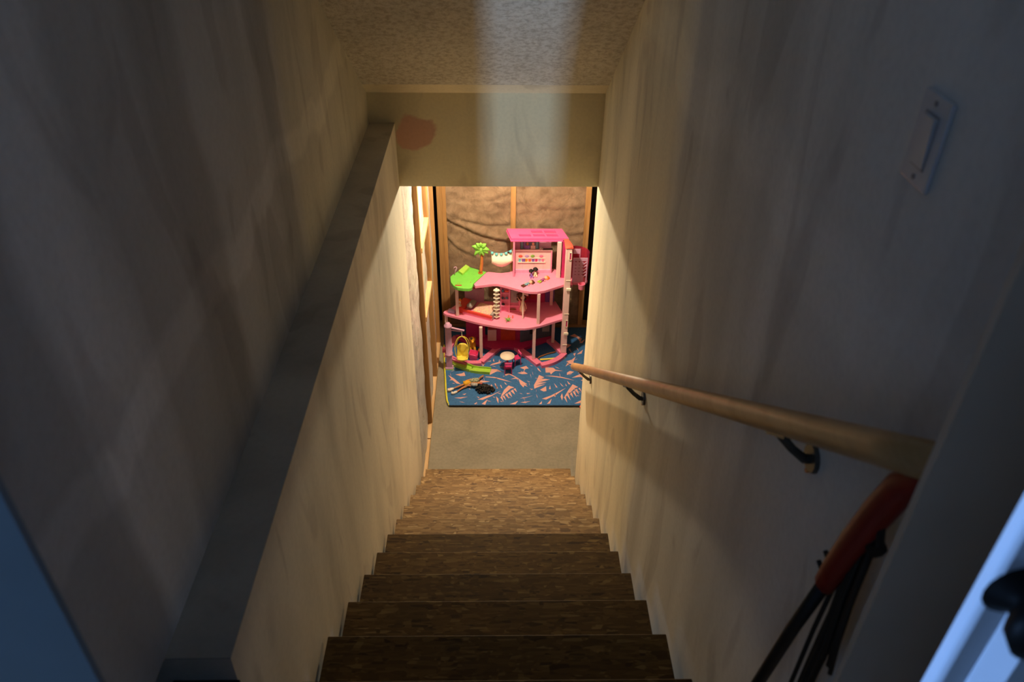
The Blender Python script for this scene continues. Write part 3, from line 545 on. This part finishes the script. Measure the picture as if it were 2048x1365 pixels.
# elevator tower and cabin
MB().box(.560, .612, 5.725, 5.79, bz1, 1.12).build('elevator_tower', 'pale_pink', dh, bevel=.004)
MB().add([(.552,5.72,1.12),(.618,5.72,1.12),(.618,5.79,1.12),(.552,5.79,1.12),(.60,5.72,1.135),(.618,5.72,1.132),(.59,5.93,1.105),(.555,5.93,1.105)],
         [(3,2,1,0),(4,5,6,7),(0,1,5,4),(1,2,6,5),(2,3,7,6),(3,0,4,7)]).build('tower_cap', 'coral', dh)
for zz in (.14, .47, .81): MB().box(.572, .614, 5.7215, 5.726, zz, zz+.006).build('tower_groove', 'white_plastic', dh)
for zz in (.715, .255): MB().box(.578, .618, 5.712, 5.726, zz, zz+.024).build('latch', 'white_plastic', dh, bevel=.003)
for zz in (.335, 1.01):
    w_ = MB().box(.586, .591, 5.719, 5.7255, zz, zz+.075).box(.605, .610, 5.719, 5.7255, zz, zz+.075).box(.586, .610, 5.719, 5.7255, zz, zz+.005).box(.588, .608, 5.719, 5.7255, zz+.07, zz+.075).build('tower_window', 'white_plastic', dh)
    MB().box(.591, .605, 5.723, 5.7255, zz+.005, zz+.07).build('window_pane', 'magenta', w_)
MB().box(.545, .575, 5.90, 5.935, Z3, 1.09).build('elevator_guide', 'magenta', dh)
MB().prism([(.535, 5.86), (.60, 5.79), (.64, 5.80), (.62, 5.93), (.545, 5.93)], Z3-.03, Z3-.012).build('elevator_sill', 'rose', dh)
cb = MB().prism([(.63, 5.86), (.65, 5.835), (.70, 5.825), (.755, 5.84), (.775, 5.87), (.77, 5.93), (.63, 5.93)], Z3-.03, Z3-.012).build('elevator_cabin', 'rose', dh)
m = MB(); n = 12
for i in range(n+1):
    a = PI*.95-PI*1.05*i/n; x, y = .705+.072*math.cos(a), 5.90+.055*math.sin(a)*.9
    m.v += [(x, y, Z3-.012), (x, y, 1.045-.06*(i/n))]
m.f = [(2*i, 2*i+2, 2*i+3, 2*i+1) for i in range(n)]
m.build('cabin_shell', 'clear_pink', cb, solid=.003)
# lattice panels built from bars so the triangular cut-outs are open
lt = MB(); x0, x1, y0, z0, z1 = .636, .760, 5.842, Z3+.01, .965
lt.box(x0, x1, y0, y0+.006, z1-.03, z1).box(x0, x1-.03, y0, y0+.006, Z3-.012, z0+.03).box(x1-.008, x1, y0-.002, y0+.008, Z3-.012, z1)
for i in range(5):
    za = z0+.03+i*.031
    lt.box(x0, x1-.035, y0, y0+.006, za, za+.024)
    for xx in (x0, x0+.03, x0+.06): lt.box(xx, xx+.018, y0, y0+.006, za+.024, za+.031)
    lt.bar((x1-.036, y0+.003, za+.004), (x1-.004, y0+.003, za+.028), .006, .009)
lt.build('lattice_panel', 'mauve', cb)
MB().box(.636, .696, 5.872, 5.877, .99, 1.035).box(.690, .696, 5.87, 5.879, .93, 1.035).build('lattice_panel', 'mauve', cb)
pt = MB().lathe((.715, 5.80, .685), [(.024, 0), (.029, .045), (.031, .045), (.031, .052), (.026, .052), (.024, .02)], 16).build('flower_pot', 'rose', cb)
# storey fittings (middle)
pn = MB().box(-.305, -.13, 6.03, 6.042, Z2, Z3-.03).build('back_panel', 'mauve', dh)
for zz, m_ in ((.60, 'purple'), (.545, 'deep_red')): MB().box(-.285, -.15, 6.026, 6.03, zz, zz+.02).build('printed_strip', m_, pn)
for i in range(5): MB().box(-.245+i*.02, -.238+i*.02, 6.026, 6.03, .635+.008*(i % 2), .655+.006*(i % 3)).build('printed_letter', 'deep_red', pn)
wd = MB().box(.02, .19, 5.880, 5.888, Z2, Z3-.03).build('wardrobe', 'pink', dh)
for x in (.02, .095, .187): MB().box(x-.005, x+.005, 5.858, 5.880, Z2, Z3-.03).build('upright', 'pink', wd)
for z in (.465, .53, .60): MB().box(.02, .095, 5.860, 5.880, z, z+.008).build('shelf', 'pink', wd)
MB().box(.108, .172, 5.870, 5.880, .50, .69).build('mirror', 'grey', wd)
MB().box(.10, .187, 5.860, 5.880, .465, .473).build('shelf', 'pink', wd)
for x, z, a, b_, m_ in ((.038, .608, .011, .034, 'cloth_blue'), (.070, .608, .02, .022, 'coral'), (.038, .538, .014, .022, 'slate'), (.072, .538, .013, .022, 'cloth_blue'), (.042, .473, .014, .022, 'black'), (.13, .42, .03, .018, 'brown_strap'), (.06, .655, .012, .04, 'skin_light')):
    MB().ball((x, 5.868, z+b_/2), (a, .008, b_/2), 10, 6).build('accessory', m_, wd, True)
MB().box(.425, .505, 6.035, 6.042, Z2, Z3-.04).build('curtain', 'purple', dh)
MB().box(.20, .42, 6.03, 6.04, Z2, Z3-.03).build('back_panel', 'magenta', dh)
for x in (.25, .31): MB().box(x-.025, x+.025, 6.01, 6.03, .45, .62).build('alcove', 'deep_red', dh)
# storey fittings (ground)
MB().box(-.30, -.125, 5.985, 5.995, Z1, Z2-.026).build('back_panel', 'magenta', dh)
MB().box(-.095, -.015, 5.93, 5.94, Z1+.12, Z2-.03).build('side_shelf', 'deep_red', dh)
MB().box(-.10, -.02, 5.92, 5.96, Z1, Z1+.12).build('counter', 'pale_pink', dh)
ov = MB().box(.02, .155, 5.93, 5.985, Z1, Z2-.03).build('toy_oven', 'oven_red', dh)
MB().box(.05, .125, 5.922, 5.93, .225, .30).build('oven_door', 'magenta', ov); MB().box(.05, .125, 5.922, 5.93, .325, .355).build('oven_hood', 'brown_strap', ov)
MB().box(-.02, .02, 5.94, 5.95, Z1, Z2-.03).build('back_panel', 'magenta', dh); MB().box(.155, .20, 5.94, 5.95, Z1, Z2-.03).build('back_panel', 'magenta', dh)
m = MB().add([(.20,5.90,Z1),(.205,5.90,Z1),(.49,6.0,Z1),(.485,6.0,Z1),(.20,5.90,Z2-.06),(.205,5.90,Z2-.06),(.49,6.0,Z2-.03),(.485,6.0,Z2-.03)],
             [(3,2,1,0),(4,5,6,7),(0,1,5,4),(1,2,6,5),(2,3,7,6),(3,0,4,7)]); m.build('back_panel', 'slate', dh, solid=.008)
for u, m_ in ((.40, 'black'), (.82, 'grey')): 
    x = .20+.285*u; y = 5.89+.10*u; MB().box(x-.035, x+.035, y-.004, y, .12, .34).build('printed_tile', m_, dh)

# ------------------------------------------------------------------ palm on the terrace
pm = thing('toy_palm', 'green plastic palm with orange brown trunk on the green terrace', 'toy tree', (-.155, 5.985, Z3+.003))
tp = [(-.158, 5.975, Z3+.003), (-.153, 5.975, .775), (-.146, 5.98, .84), (-.144, 5.985, .90), (-.150, 5.985, .96), (-.152, 5.985, .985)]
MB().tube([(-.158, 5.975, Z3+.003), (-.158, 5.975, Z3+.012)], .021, 14).build('trunk_foot', 'trunk', pm)
tk = MB().tube(tp, [.016, .0145, .0135, .0125, .012, .012], 12).build('trunk', 'trunk', pm, True)
for deg, L in ((92, .062), (128, .066), (165, .082), (188, .06), (228, .088), (262, .068), (290, .078), (322, .082), (348, .078), (45, .066)):
    a = math.radians(deg); d = Vector((math.cos(a), -.30+.15*abs(math.cos(a)), math.sin(a))).normalized(); nn = Vector((0, -.82, .57)); e = nn.cross(d).normalized()
    o_ = Vector((-.151, 5.975, .992)); vs = []; prof = [(0, .012), (.3, .0205), (.6, .0175), (.85, .009), (1, .0015)]
    for t, wdt in prof:
        c_ = o_+d*L*t+nn*(.012*math.sin(PI*t)-.014*t)
        vs += [c_-e*wdt, c_+nn*.005, c_+e*wdt]
    fs = []
    for i in range(len(prof)-1): fs += [(3*i, 3*i+1, 3*i+4, 3*i+3), (3*i+1, 3*i+2, 3*i+5, 3*i+4)]
    MB().add(vs, fs).build('frond', 'palm_green', tk, True, solid=.004)
# string of round lanterns
sg = thing('string_lights', 'string of round turquoise lanterns strung from palm to dollhouse room', 'string lights', (.02, 5.975, .95))
a0, a1 = Vector((-.092, 5.975, .975)), Vector((.128, 5.975, .985))
def cat(t): return a0.lerp(a1, t)+Vector((0, 0, -.17*t*(1-t)))
MB().tube([cat(i/16) for i in range(17)], .0022, 6).build('cord', 'cloth_blue', sg)
for t in (.17, .34, .53, .72, .89): MB().ball(cat(t)-Vector((0, .002, .012)), .0135).build('lantern', 'aqua', sg, True)
# hammock
hm = thing('toy_hammock', 'cream cloth doll hammock hanging under the turquoise lanterns', 'hammock', (.03, 5.985, .87))
def hfn(u, v):
    x = -.055+.17*u; z = .925-.004*v-.0*u; sag = math.sin(PI*u)
    return (x, 5.995-.045*math.sin(PI*v*.9)-.02*v, .925-.075*v-.038*sag*v**1.5+.012*(u-.5)*v+.004*noise.noise(Vector((u*5, v*5, 0))))
MB().grid(12, 8, hfn).build('sling', 'cream', hm, True, solid=.002)
for x, z in ((-.06, .95), (.117, .962)):
    MB().tube([(x, 5.985, z), (x+.003, 5.96, .90), (x+.004, 5.95, .852 if x < 0 else .872)], .0028, 6).build('hanging_bar', 'white_plastic', hm)
# flamingo
fl = thing('toy_flamingo', 'tiny pale flamingo ornament at the rear left of the green terrace', 'ornament', (-.385, 5.94, Z3+.003))
MB().tube([(-.385, 5.94, Z3+.003), (-.378, 5.94, .77), (-.372, 5.94, .79), (-.362, 5.94, .81), (-.368, 5.94, .822), (-.384, 5.94, .818), (-.392, 5.94, .80)], [.0025, .0025, .008, .004, .0035, .0045, .002], 8).build('body', 'mauve', fl, True)

# ------------------------------------------------------------------ furniture and toys
bd = thing('toy_bed', 'low red doll bed with speckled quilt on the middle balcony floor', 'toy bed', (-.19, 5.86, Z2))
ax, ay = Vector((.257, -.12, 0)).normalized(), Vector((.12, .257, 0)).normalized(); b0 = Vector((-.318, 5.84, Z2))
def bx(l0, l1, w0, w1, z0, z1):
    m = MB(); q = [b0+ax*l+ay*w_+Vector((0, 0, z)) for z in (z0, z1) for l, w_ in ((l0, w0), (l1, w0), (l1, w1), (l0, w1))]
    return m.add(q, [(3,2,1,0),(4,5,6,7),(0,1,5,4),(1,2,6,5),(2,3,7,6),(3,0,4,7)])
bx(0, .285, 0, .17, 0, .028).build('bed_base', 'pink', bd); bx(0, .285, -.004, .012, .024, .05).build('side_rail', 'red', bd, bevel=.003)
bx(-.075, .01, 0, .17, .0, .06).build('headboard', 'red', bd, bevel=.01)
bx(.09, .28, .014, .165, .028, .058).build('mattress', 'quilt', bd, bevel=.012); bx(.262, .287, .012, .165, .0, .062).build('footboard', 'grey', bd, bevel=.004)
bx(.02, .075, .03, .14, .05, .085).build('pillow', 'grey', bd, bevel=.014, label='grey pillow')
m = thing('toy_bird', 'small cream toy bird with orange crest beside the red doll bed', 'toy', (-.355, 5.90, Z2))
MB().ball((-.345, 5.88, Z2+.045), (.02, .018, .045)).build('body', 'cream', m, True); MB().ball((-.345, 5.875, Z2+.10), (.014, .013, .016)).build('head', 'cream', m, True)
MB().ball((-.340, 5.878, Z2+.122), (.013, .01, .014)).build('crest', 'orange', m, True); MB().tube([(-.345, 5.865, Z2+.10), (-.345, 5.848, Z2+.094)], [.006, .001], 8).build('beak', 'orange', m)
tag(MB().add([(-.455,5.855,Z2),(-.385,5.835,Z2),(-.375,5.875,Z2),(-.445,5.90,Z2),(-.45,5.86,Z2+.028),(-.395,5.842,Z2+.022),(-.385,5.87,Z2+.024),(-.44,5.893,Z2+.03)],
    [(3,2,1,0),(4,5,6,7),(0,1,5,4),(1,2,6,5),(2,3,7,6),(3,0,4,7)]).build('toy_cushion', 'lilac', bevel=.008), 'flat lilac doll cushion at the left tip of the middle balcony', 'cushion')
pl = thing('toy_plant', 'spiky little green plant lying on the middle balcony floor', 'plant', (.083, 5.725, Z2))
for i in range(12):
    a = i*.523+.1; L = .03+.008*(i % 3)
    MB().tube([(.083, 5.725, Z2+.006), (.083+L*.5*math.cos(a), 5.725+L*.5*math.sin(a), Z2+.018+.006*(i % 2)), (.083+L*math.cos(a), 5.725+L*math.sin(a), Z2+.012+.012*(i % 2))], [.0035, .003, .0008], 6).build('leaf', 'plant', pl)
for i, (x, y, lb) in enumerate(((.089, 5.782, 'left one of two tiny red shoes behind the spiky plant'), (.125, 5.780, 'right one of two tiny red shoes behind the spiky plant'))):
    s_ = thing('doll_shoe', lb, 'shoe', (x, y, Z2), 'tiny red doll shoes'); MB().add([(x-.006,y-.012,Z2),(x+.006,y-.012,Z2),(x+.006,y+.012,Z2),(x-.006,y+.012,Z2),(x-.005,y-.010,Z2+.006),(x+.005,y-.010,Z2+.006),(x+.005,y+.012,Z2+.018),(x-.005,y+.012,Z2+.018)],
        [(3,2,1,0),(4,5,6,7),(0,1,5,4),(1,2,6,5),(2,3,7,6),(3,0,4,7)]).build('upper', 'red', s_, bevel=.002); MB().tube([(x, y+.011, Z2), (x, y+.011, Z2+.01)], .002, 6).build('heel', 'red', s_)
# round table and two chairs on the rug
tb = thing('toy_table', 'round cream topped toy table standing on the rug', 'toy table', (.077, 5.552, ZR))
MB().lathe((.077, 5.552, .142), [(.060, 0), (.064, .004), (.064, .008)], 28).build('table_top', 'cream', tb, True)
MB().lathe((.077, 5.552, ZR), [(.035, 0), (.03, .008), (.009, .016), (.008, .09), (.022, .122)], 16).build('pedestal', 'magenta', tb, True)
def toy_chair(x, y, rz, lb):
    t = thing('toy_chair', lb, 'toy chair', (x, y, ZR), 'pink toy chairs at the round table')
    c_, s_ = math.cos(rz)*1.22, math.sin(rz)*1.22; rt = lambda px, py, pz: (x+px*c_-py*s_, y+px*s_+py*c_, ZR+pz*1.15)
    for px in (-.024, .024):
        MB().tube([rt(px, -.022, 0), rt(px*.95, -.02, .062)], .0035, 8).build('leg', 'magenta', t)
        MB().tube([rt(px*1.05, .026, 0), rt(px, .022, .06), rt(px*1.1, .03, .115)], .0035, 8).build('leg', 'magenta', t)
    m = MB(); m.add([rt(px, py, pz) for pz in (.058, .068) for px, py in ((-.027, -.024), (.027, -.024), (.025, .025), (-.025, .025))], [(3,2,1,0),(4,5,6,7),(0,1,5,4),(1,2,6,5),(2,3,7,6),(3,0,4,7)])
    m.build('seat', 'magenta', t, bevel=.003)
    m = MB(); m.add([rt(px, py, pz) for pz in (.088, .112) for px, py in ((-.027, .024), (.027, .024), (.027, .031), (-.027, .031))], [(3,2,1,0),(4,5,6,7),(0,1,5,4),(1,2,6,5),(2,3,7,6),(3,0,4,7)])
    m.build('backrest', 'hot_pink', t, bevel=.003)
toy_chair(.085, 5.482, PI, 'deep pink toy chair in front of the round toy table'); toy_chair(.158, 5.60, -1.15, 'deep pink toy chair right behind the round toy table')
# tub
tu = thing('toy_tub', 'hot pink open toy tub inside the left wing of the dollhouse base', 'toy tub', (-.222, 5.69, ZR))
def ring(z, s): return [(-.222+s*dx, 5.69+s*dy, z) for dx, dy in ((-.045, -.028), (.03, -.058), (.045, .028), (-.035, .05))]
MB().add(ring(ZR, .88)+ring(.085, 1)+ring(.085, .9)+ring(.035, .82), [(3,2,1,0)]+[(a+i, a+(i+1) % 4, a+4+(i+1) % 4, a+4+i) for a in (0, 4, 8) for i in range(4)]+[(12, 13, 14, 15)]).build('tub_body', 'hot_pink', tu, bevel=.002)
MB().tube([(-.262, 5.667, .088), (-.215, 5.655, .09), (-.192, 5.635, .088)], .004, 8).build('tub_rim', 'magenta', tu)
pp = thing('toy_puppy', 'amber toy puppy seated behind the yellow swing seat', 'toy animal', (-.235, 5.80, ZR))
MB().ball((-.235, 5.80, .09), (.032, .026, .055)).ball((-.25, 5.775, .055), (.012, .02, .03)).ball((-.215, 5.775, .055), (.012, .02, .03)).build('body', 'cloth_yellow', pp, True)
MB().ball((-.235, 5.78, .165), (.027, .025, .026)).ball((-.232, 5.755, .157), (.012, .016, .011)).build('head', 'cloth_yellow', pp, True)
for dx in (-.026, .026): MB().ball((-.235+dx, 5.785, .165), (.008, .012, .024)).build('ear', 'brown_strap', pp, True)
MB().ball((-.243, 5.768, .183), (.012, .012, .010)).build('eye_patch', 'black', pp, True)
bl = thing('toy_ball', 'small orange ball on the shaded rug behind the pink tub', 'ball', (-.165, 5.78, ZR)); MB().ball((-.165, 5.78, ZR+.024), .024).build('sphere', 'orange', bl, True)

# swing stand with yellow egg seat, slide at its foot
sd = thing('swing_stand', 'pink column stand with a side arm at the left rug edge', 'swing stand', (-.434, 5.555, ZR))
MB().box(-.470, -.398, 5.52, 5.59, ZR, ZR+.016).build('foot', 'mauve', sd, bevel=.003)
MB().box(-.459, -.409, 5.53, 5.58, ZR+.016, .165).build('lower_column', 'mauve', sd, bevel=.004)
MB().lathe((-.432, 5.555, .165), [(.036, 0), (.036, .01), (.0285, .014), (.027, .29), (.034, .292), (.034, .305), (.02, .312), (.018, .328), (.0, .329)], 18).build('column', 'mauve', sd, True)
MB().bar((-.41, 5.548, .452), (-.292, 5.535, .428), .014, .012).build('arm', 'mauve', sd, bevel=.002)
MB().bar((-.41, 5.548, .425), (-.315, 5.537, .417), .006, .006).build('arm_brace', 'mauve', sd)
for z in (.175, .19, .205): MB().box(-.492, -.455, 5.56, 5.60, z, z+.008).build('clip', 'rose', sd, bevel=.002)
eg = thing('toy_swing_seat', 'yellow egg shaped hanging toy seat on the pink stand', 'toy swing', (-.315, 5.535, .15))
MB().tube([(-.315, 5.537, .42), (-.315, 5.537, .395), (-.315, 5.537, .372)], [.004, .003, .005], 8).build('hanger', 'white_plastic', eg)
def hoop(yo, tilt, x0, rx, z0, z1):
    pts = []
    for i in range(25):
        a = PI/2+2*PI*i/24; pts.append((x0+rx*math.cos(a), 5.535+yo*(1-math.sin(a))*.5, (z0+z1)/2+(z1-z0)/2*math.sin(a)))
    return pts
MB().tube(hoop(-.03, 0, -.320, .058, .125, .368), .004, 8).build('hoop', 'yellow', eg, True); MB().tube(hoop(.05, 0, -.308, .056, .14, .368), .0035, 8).build('hoop', 'yellow', eg, True)
def sfn(u, v):
    a = (u-.5)*2; x = -.314+.050*a*(1-.12*abs(2*v-1)); t = v
    if t < .45: y = 5.49+.075*(t/.45); z = .145-.008*(t/.45)+.014*a*a
    else: q = (t-.45)/.55; y = 5.565+.02*q-.012*a*a; z = .137+.125*q-.02*q*a*a*a*a
    return (x, y-.008*a*a, z)
MB().grid(10, 14, sfn).build('seat_shell', 'yellow', eg, True, solid=.010)
sw_ = thing('toy_slide', 'lime green toy slide trough lying on the rug by the pink stand', 'toy slide', (-.25, 5.53, ZR))
path = [(-.425, 5.625), (-.36, 5.585), (-.30, 5.55), (-.24, 5.515), (-.17, 5.498), (-.11, 5.492), (-.072, 5.485)]
def trough(pts, h):
    m = MB(); n = len(pts); q = strip(pts, .075); L = q[:n]; Rr = q[n:][::-1]; ins = strip(pts, .062); Li = ins[:n]; Ri = ins[n:][::-1]
    for i in range(n-1):
        m.prism([L[i], L[i+1], Rr[i+1], Rr[i]], ZR, ZR+.010)
        m.prism([L[i], L[i+1], Li[i+1], Li[i]], ZR+.010, ZR+h); m.prism([Ri[i], Ri[i+1], Rr[i+1], Rr[i]], ZR+.010, ZR+h)
    return m
trough(path[:4], .030).build('upper_chute', 'lime_slide', sw_); trough(path[3:], .026).build('lower_chute', 'lime_slide', sw_)
MB().box(-.475, -.395, 5.515, 5.60, ZR, ZR-.0+.002).build('slide_foot', 'lime_slide', sw_)
# loose bits on the rug
tag(MB().bar((.372, 5.66, ZR+.006), (.600, 5.69, ZR+.006), .018, .010).build('toy_stick', 'yellow', bevel=.003), 'flat yellow stick lying under the right wing of the dollhouse', 'stick')
tag(MB().tube([(.325, 5.64, ZR+.008), (.37, 5.70, ZR+.008), (.44, 5.745, ZR+.008), (.52, 5.775, ZR+.008)], .007, 8).build('toy_strap', 'brown_strap', smooth=True), 'thin brown strap curving over the rug in the right wing', 'strap')
t = thing('toy_wand', 'slim cream stick with a red tip near the handrail end', 'stick', (.72, 5.575, ZR)); MB().tube([(.66, 5.572, ZR+.006), (.755, 5.578, ZR+.006)], .005, 8).build('shaft', 'cream', t); MB().ball((.762, 5.579, ZR+.010), .010).build('tip', 'coral', t, True)

# ------------------------------------------------------------------ little dolls
def mini(name, lb, pos, heading, lying, mats, s=1.0):
    """small figure: skin, top, bottoms, hair"""
    skin, top, low, hair = mats; t = thing(name, lb, 'doll', pos, None)
    p0 = Vector(pos); c_, s_ = math.cos(heading), math.sin(heading)
    if lying: B = lambda f, l, u: p0+Vector((c_*u-s_*l, s_*u+c_*l, .009+f))*1.0     # body axis u along the floor
    else: B = lambda f, l, u: p0+Vector((c_*f-s_*l, s_*f+c_*l, u))
    k = s
    if lying:
        body = MB().tube([B(0, 0, -.012*k), B(0, 0, .0), B(0, 0, .02*k), B(0, 0, .026*k)], [.007*k, .009*k, .0085*k, .004*k], 8)
        MB().tube([B(0, .008*k, .016*k), B(0, .018*k, .006*k)], .003*k, 6).tube([B(0, -.008*k, .016*k), B(0, -.018*k, .006*k)], .003*k, 6).build('arms', skin, t, True)
        MB().tube([B(0, .005*k, -.010*k), B(-.002, .008*k, -.032*k)], [.0055*k, .0045*k], 8).tube([B(0, -.005*k, -.010*k), B(-.002, -.008*k, -.032*k)], [.0055*k, .0045*k], 8).build('legs', low, t, True)
        hd = B(.003, 0, .038*k); hr_ = B(.0, 0, .046*k)
    else:
        body = MB().tube([B(0, 0, .004*k), B(0, 0, .014*k), B(0, 0, .028*k), B(0, 0, .034*k)], [.012*k, .0125*k, .009*k, .004*k], 8)
        MB().tube([B(.002, .009*k, .026*k), B(.012*k, .014*k, .016*k)], .0035*k, 6).tube([B(.002, -.009*k, .026*k), B(.012*k, -.014*k, .016*k)], .0035*k, 6).build('arms', skin, t, True)
        MB().tube([B(.004, .006*k, .007*k), B(.030*k, .009*k, .006*k)], [.006*k, .005*k], 8).tube([B(.004, -.006*k, .007*k), B(.030*k, -.009*k, .006*k)], [.006*k, .005*k], 8).build('legs', low, t, True)
        hd = B(.001, 0, .043*k); hr_ = B(-.004*k, 0, .048*k)
    body.build('torso', top, t, True)
    MB().ball(hd, .0125*k).build('head', skin, t, True)
    h = MB().ball(hr_, (.016*k, .016*k, .0135*k))
    for i in range(5):
        a = i*1.256; h.ball(hr_+Vector((.012*k*math.cos(a), .012*k*math.sin(a), -.003*k)), .008*k, 8, 5)
    h.build('hair', hair, t, True); return t
mini('tiny_doll', 'tiny seated doll in purple with long black hair on the top balcony', (.285, 5.925, Z3), -PI/2+.2, False, ('skin_dark', 'cloth_purple', 'cloth_purple', 'hair_black'), 1.15)
mini('tiny_doll', 'tiny seated doll in a cream outfit with black hair on the top balcony', (.322, 5.945, Z3), -PI/2, False, ('skin_dark', 'cloth_cream', 'cloth_cream', 'hair_black'), 1.25)
mini('tiny_doll', 'tiny brown haired doll in pale blue lying on the top balcony', (.236, 5.775, Z3), .65, True, ('skin_light', 'cloth_blue', 'hair_brown', 'hair_brown'), 1.4)
mini('tiny_doll', 'tiny orange haired doll in violet and lime lying on the top balcony', (.375, 5.845, Z3), .75, True, ('skin_light', 'cloth_violet', 'cloth_green', 'hair_orange'), 1.35)
rv = thing('remote', 'thin black toy lying on the shelf beside the picture screen', 'toy', (.42, 5.99, .962))
MB().bar((.385, 5.990, .970), (.468, 5.990, .972), .012, .008).build('body', 'black', rv); MB().ball((.375, 5.992, .976), (.013, .012, .014)).build('knob', 'grey', rv, True)
# doll standing behind the thin white post
d2 = thing('standing_doll', 'brown haired doll in a cream dress standing behind the thin white post', 'doll', (.215, 5.83, Z2))
MB().tube([(.200, 5.83, Z2), (.203, 5.83, .46), (.207, 5.83, .47)], [.006, .008, .008], 8).tube([(.226, 5.83, Z2), (.222, 5.83, .46), (.218, 5.83, .47)], [.006, .008, .008], 8).tube([(.212, 5.83, .465), (.212, 5.83, .50), (.212, 5.83, .535), (.212, 5.83, .555)], [.014, .012, .015, .006], 10).tube([(.198, 5.83, .53), (.180, 5.82, .56), (.165, 5.815, .595)], [.005, .004, .0035], 8).tube([(.226, 5.83, .53), (.240, 5.82, .50), (.245, 5.81, .47)], [.005, .004, .0035], 8).ball((.212, 5.828, .585), (.022, .021, .026)).build('body', 'skin_light', d2, True)
MB().lathe((.212, 5.83, .445), [(.03, 0), (.024, .03), (.0145, .06), (.017, .088)], 14).build('dress', 'cloth_cream', d2, True)
h = MB().ball((.205, 5.838, .60), (.034, .026, .03))
for i in range(14):
    a = i*.9; h.ball((.200+.030*math.cos(a), 5.842, .585+.034*math.sin(a*1.7)), .015, 8, 5)
h.build('hair', 'hair_brown', d2, True)
MB().ball((.238, 5.815, .625), (.018, .01, .014)).ball((.25, 5.815, .615), (.012, .008, .012)).build('bow', 'pale_pink', d2, True)
MB().ball((.200, 5.82, .452), (.016, .012, .014)).build('bag', 'coral', d2, True)

# fashion doll on the rug
fd = thing('fashion_doll', 'fashion doll with big curly black hair lying on the front of the rug', 'doll', (-.25, 5.28, ZR))
def skin_body(name, joints, edges, root, mat, parent):
    o0 = ORI[parent.name]; me = bpy.data.meshes.new(name); me.from_pydata([Vector(j[0])-o0 for j in joints], edges, [])
    o = bpy.data.objects.new(name, me); C.objects.link(o); o.parent = parent; ORI[o.name] = o0
    md = o.modifiers.new('skin', 'SKIN'); md.use_smooth_shade = True
    for i, j in enumerate(joints):
        sv = me.skin_vertices[0].data[i]; sv.radius = (j[1], j[1]*.9); sv.use_root = (i == root)
    ss = o.modifiers.new('sub', 'SUBSURF'); ss.levels = 1; ss.render_levels = 1
    me.materials.append(M[mat]); return o
J = [((-.258, 5.288, .045), .017), ((-.225, 5.296, .046), .012), ((-.185, 5.305, .048), .017), ((-.160, 5.295, .046), .008), ((-.138, 5.285, .050), .020),
     ((-.262, 5.302, .044), .013), ((-.318, 5.272, .042), .010), ((-.392, 5.232, .036), .006), ((-.412, 5.215, .034), .007),
     ((-.258, 5.276, .038), .013), ((-.308, 5.246, .034), .010), ((-.362, 5.190, .030), .006), ((-.376, 5.175, .030), .007),
     ((-.178, 5.335, .050), .009), ((-.160, 5.372, .046), .008), ((-.136, 5.402, .042), .008), ((-.128, 5.410, .042), .006),
     ((-.188, 5.272, .044), .009), ((-.235, 5.266, .040), .006), ((-.276, 5.262, .046), .005)]
E = [(0,1),(1,2),(2,3),(3,4),(0,5),(5,6),(6,7),(7,8),(0,9),(9,10),(10,11),(11,12),(2,13),(13,14),(14,15),(15,16),(2,17),(17,18),(18,19)]
skin_body('body', J, E, 0, 'skin_brown', fd)
MB().tube([(-.300, 5.290, .045), (-.268, 5.298, .048), (-.240, 5.304, .049)], [.026, .026, .019], 12, flat=.8).build('shorts', 'cloth_yellow', fd, True, label='mustard yellow shorts')
MB().tube([(-.245, 5.308, .054), (-.215, 5.322, .058), (-.180, 5.322, .056), (-.168, 5.318, .054)], [.017, .025, .027, .015], 12, flat=.75).build('top', 'camo', fd, True, label='grey green patterned top')
MB().tube([(-.285, 5.352, .028), (-.235, 5.362, .034), (-.190, 5.358, .036), (-.168, 5.346, .04)], [.006, .009, .013, .01], 10).build('scarf', 'orange', fd, True)
MB().tube([(-.235, 5.272, .052), (-.210, 5.266, .052), (-.178, 5.266, .052)], [.013, .016, .014], 12).build('striped_sleeve', 'zebra', fd, True, label='black and white striped sleeve')
for a, b_ in (((-.385, 5.236, .036), (-.425, 5.208, .034)), ((-.354, 5.198, .031), (-.392, 5.172, .030))):
    MB().tube([a, ((a[0]+b_[0])/2, (a[1]+b_[1])/2, a[2]), b_], [.010, .012, .009], 10).tube([b_, (b_[0]-.004, b_[1]+.018, b_[2]+.008)], [.010, .006], 8).build('boot', 'boots_white', fd, True, label='white ankle boot')
h = MB()
random.seed(11)
for i in range(95):
    r = random.uniform(.02, .068); a = random.uniform(0, 2*PI); x = -.118+r*1.15*math.cos(a); y = 5.225+r*.72*math.sin(a); z = ZR+.012+max(0, (.068-r))*random.uniform(.5, 1.0)
    h.ball((x, y, z), random.uniform(.008, .013), 7, 5)
h.ball((-.125, 5.235, .05), (.045, .035, .03))
h.build('hair', 'hair_black', fd, True, label='big curly black hair')
MB().ball((-.150, 5.268, .062), (.007, .005, .004)).build('earring', 'magenta', fd, True)
tag(MB().ball((-.405, 4.255, .006), (.010, .006, .006), 8, 5).build('debris', 'black', smooth=True), 'tiny dark scrap on the concrete near the left end of the bottom step', 'scrap')
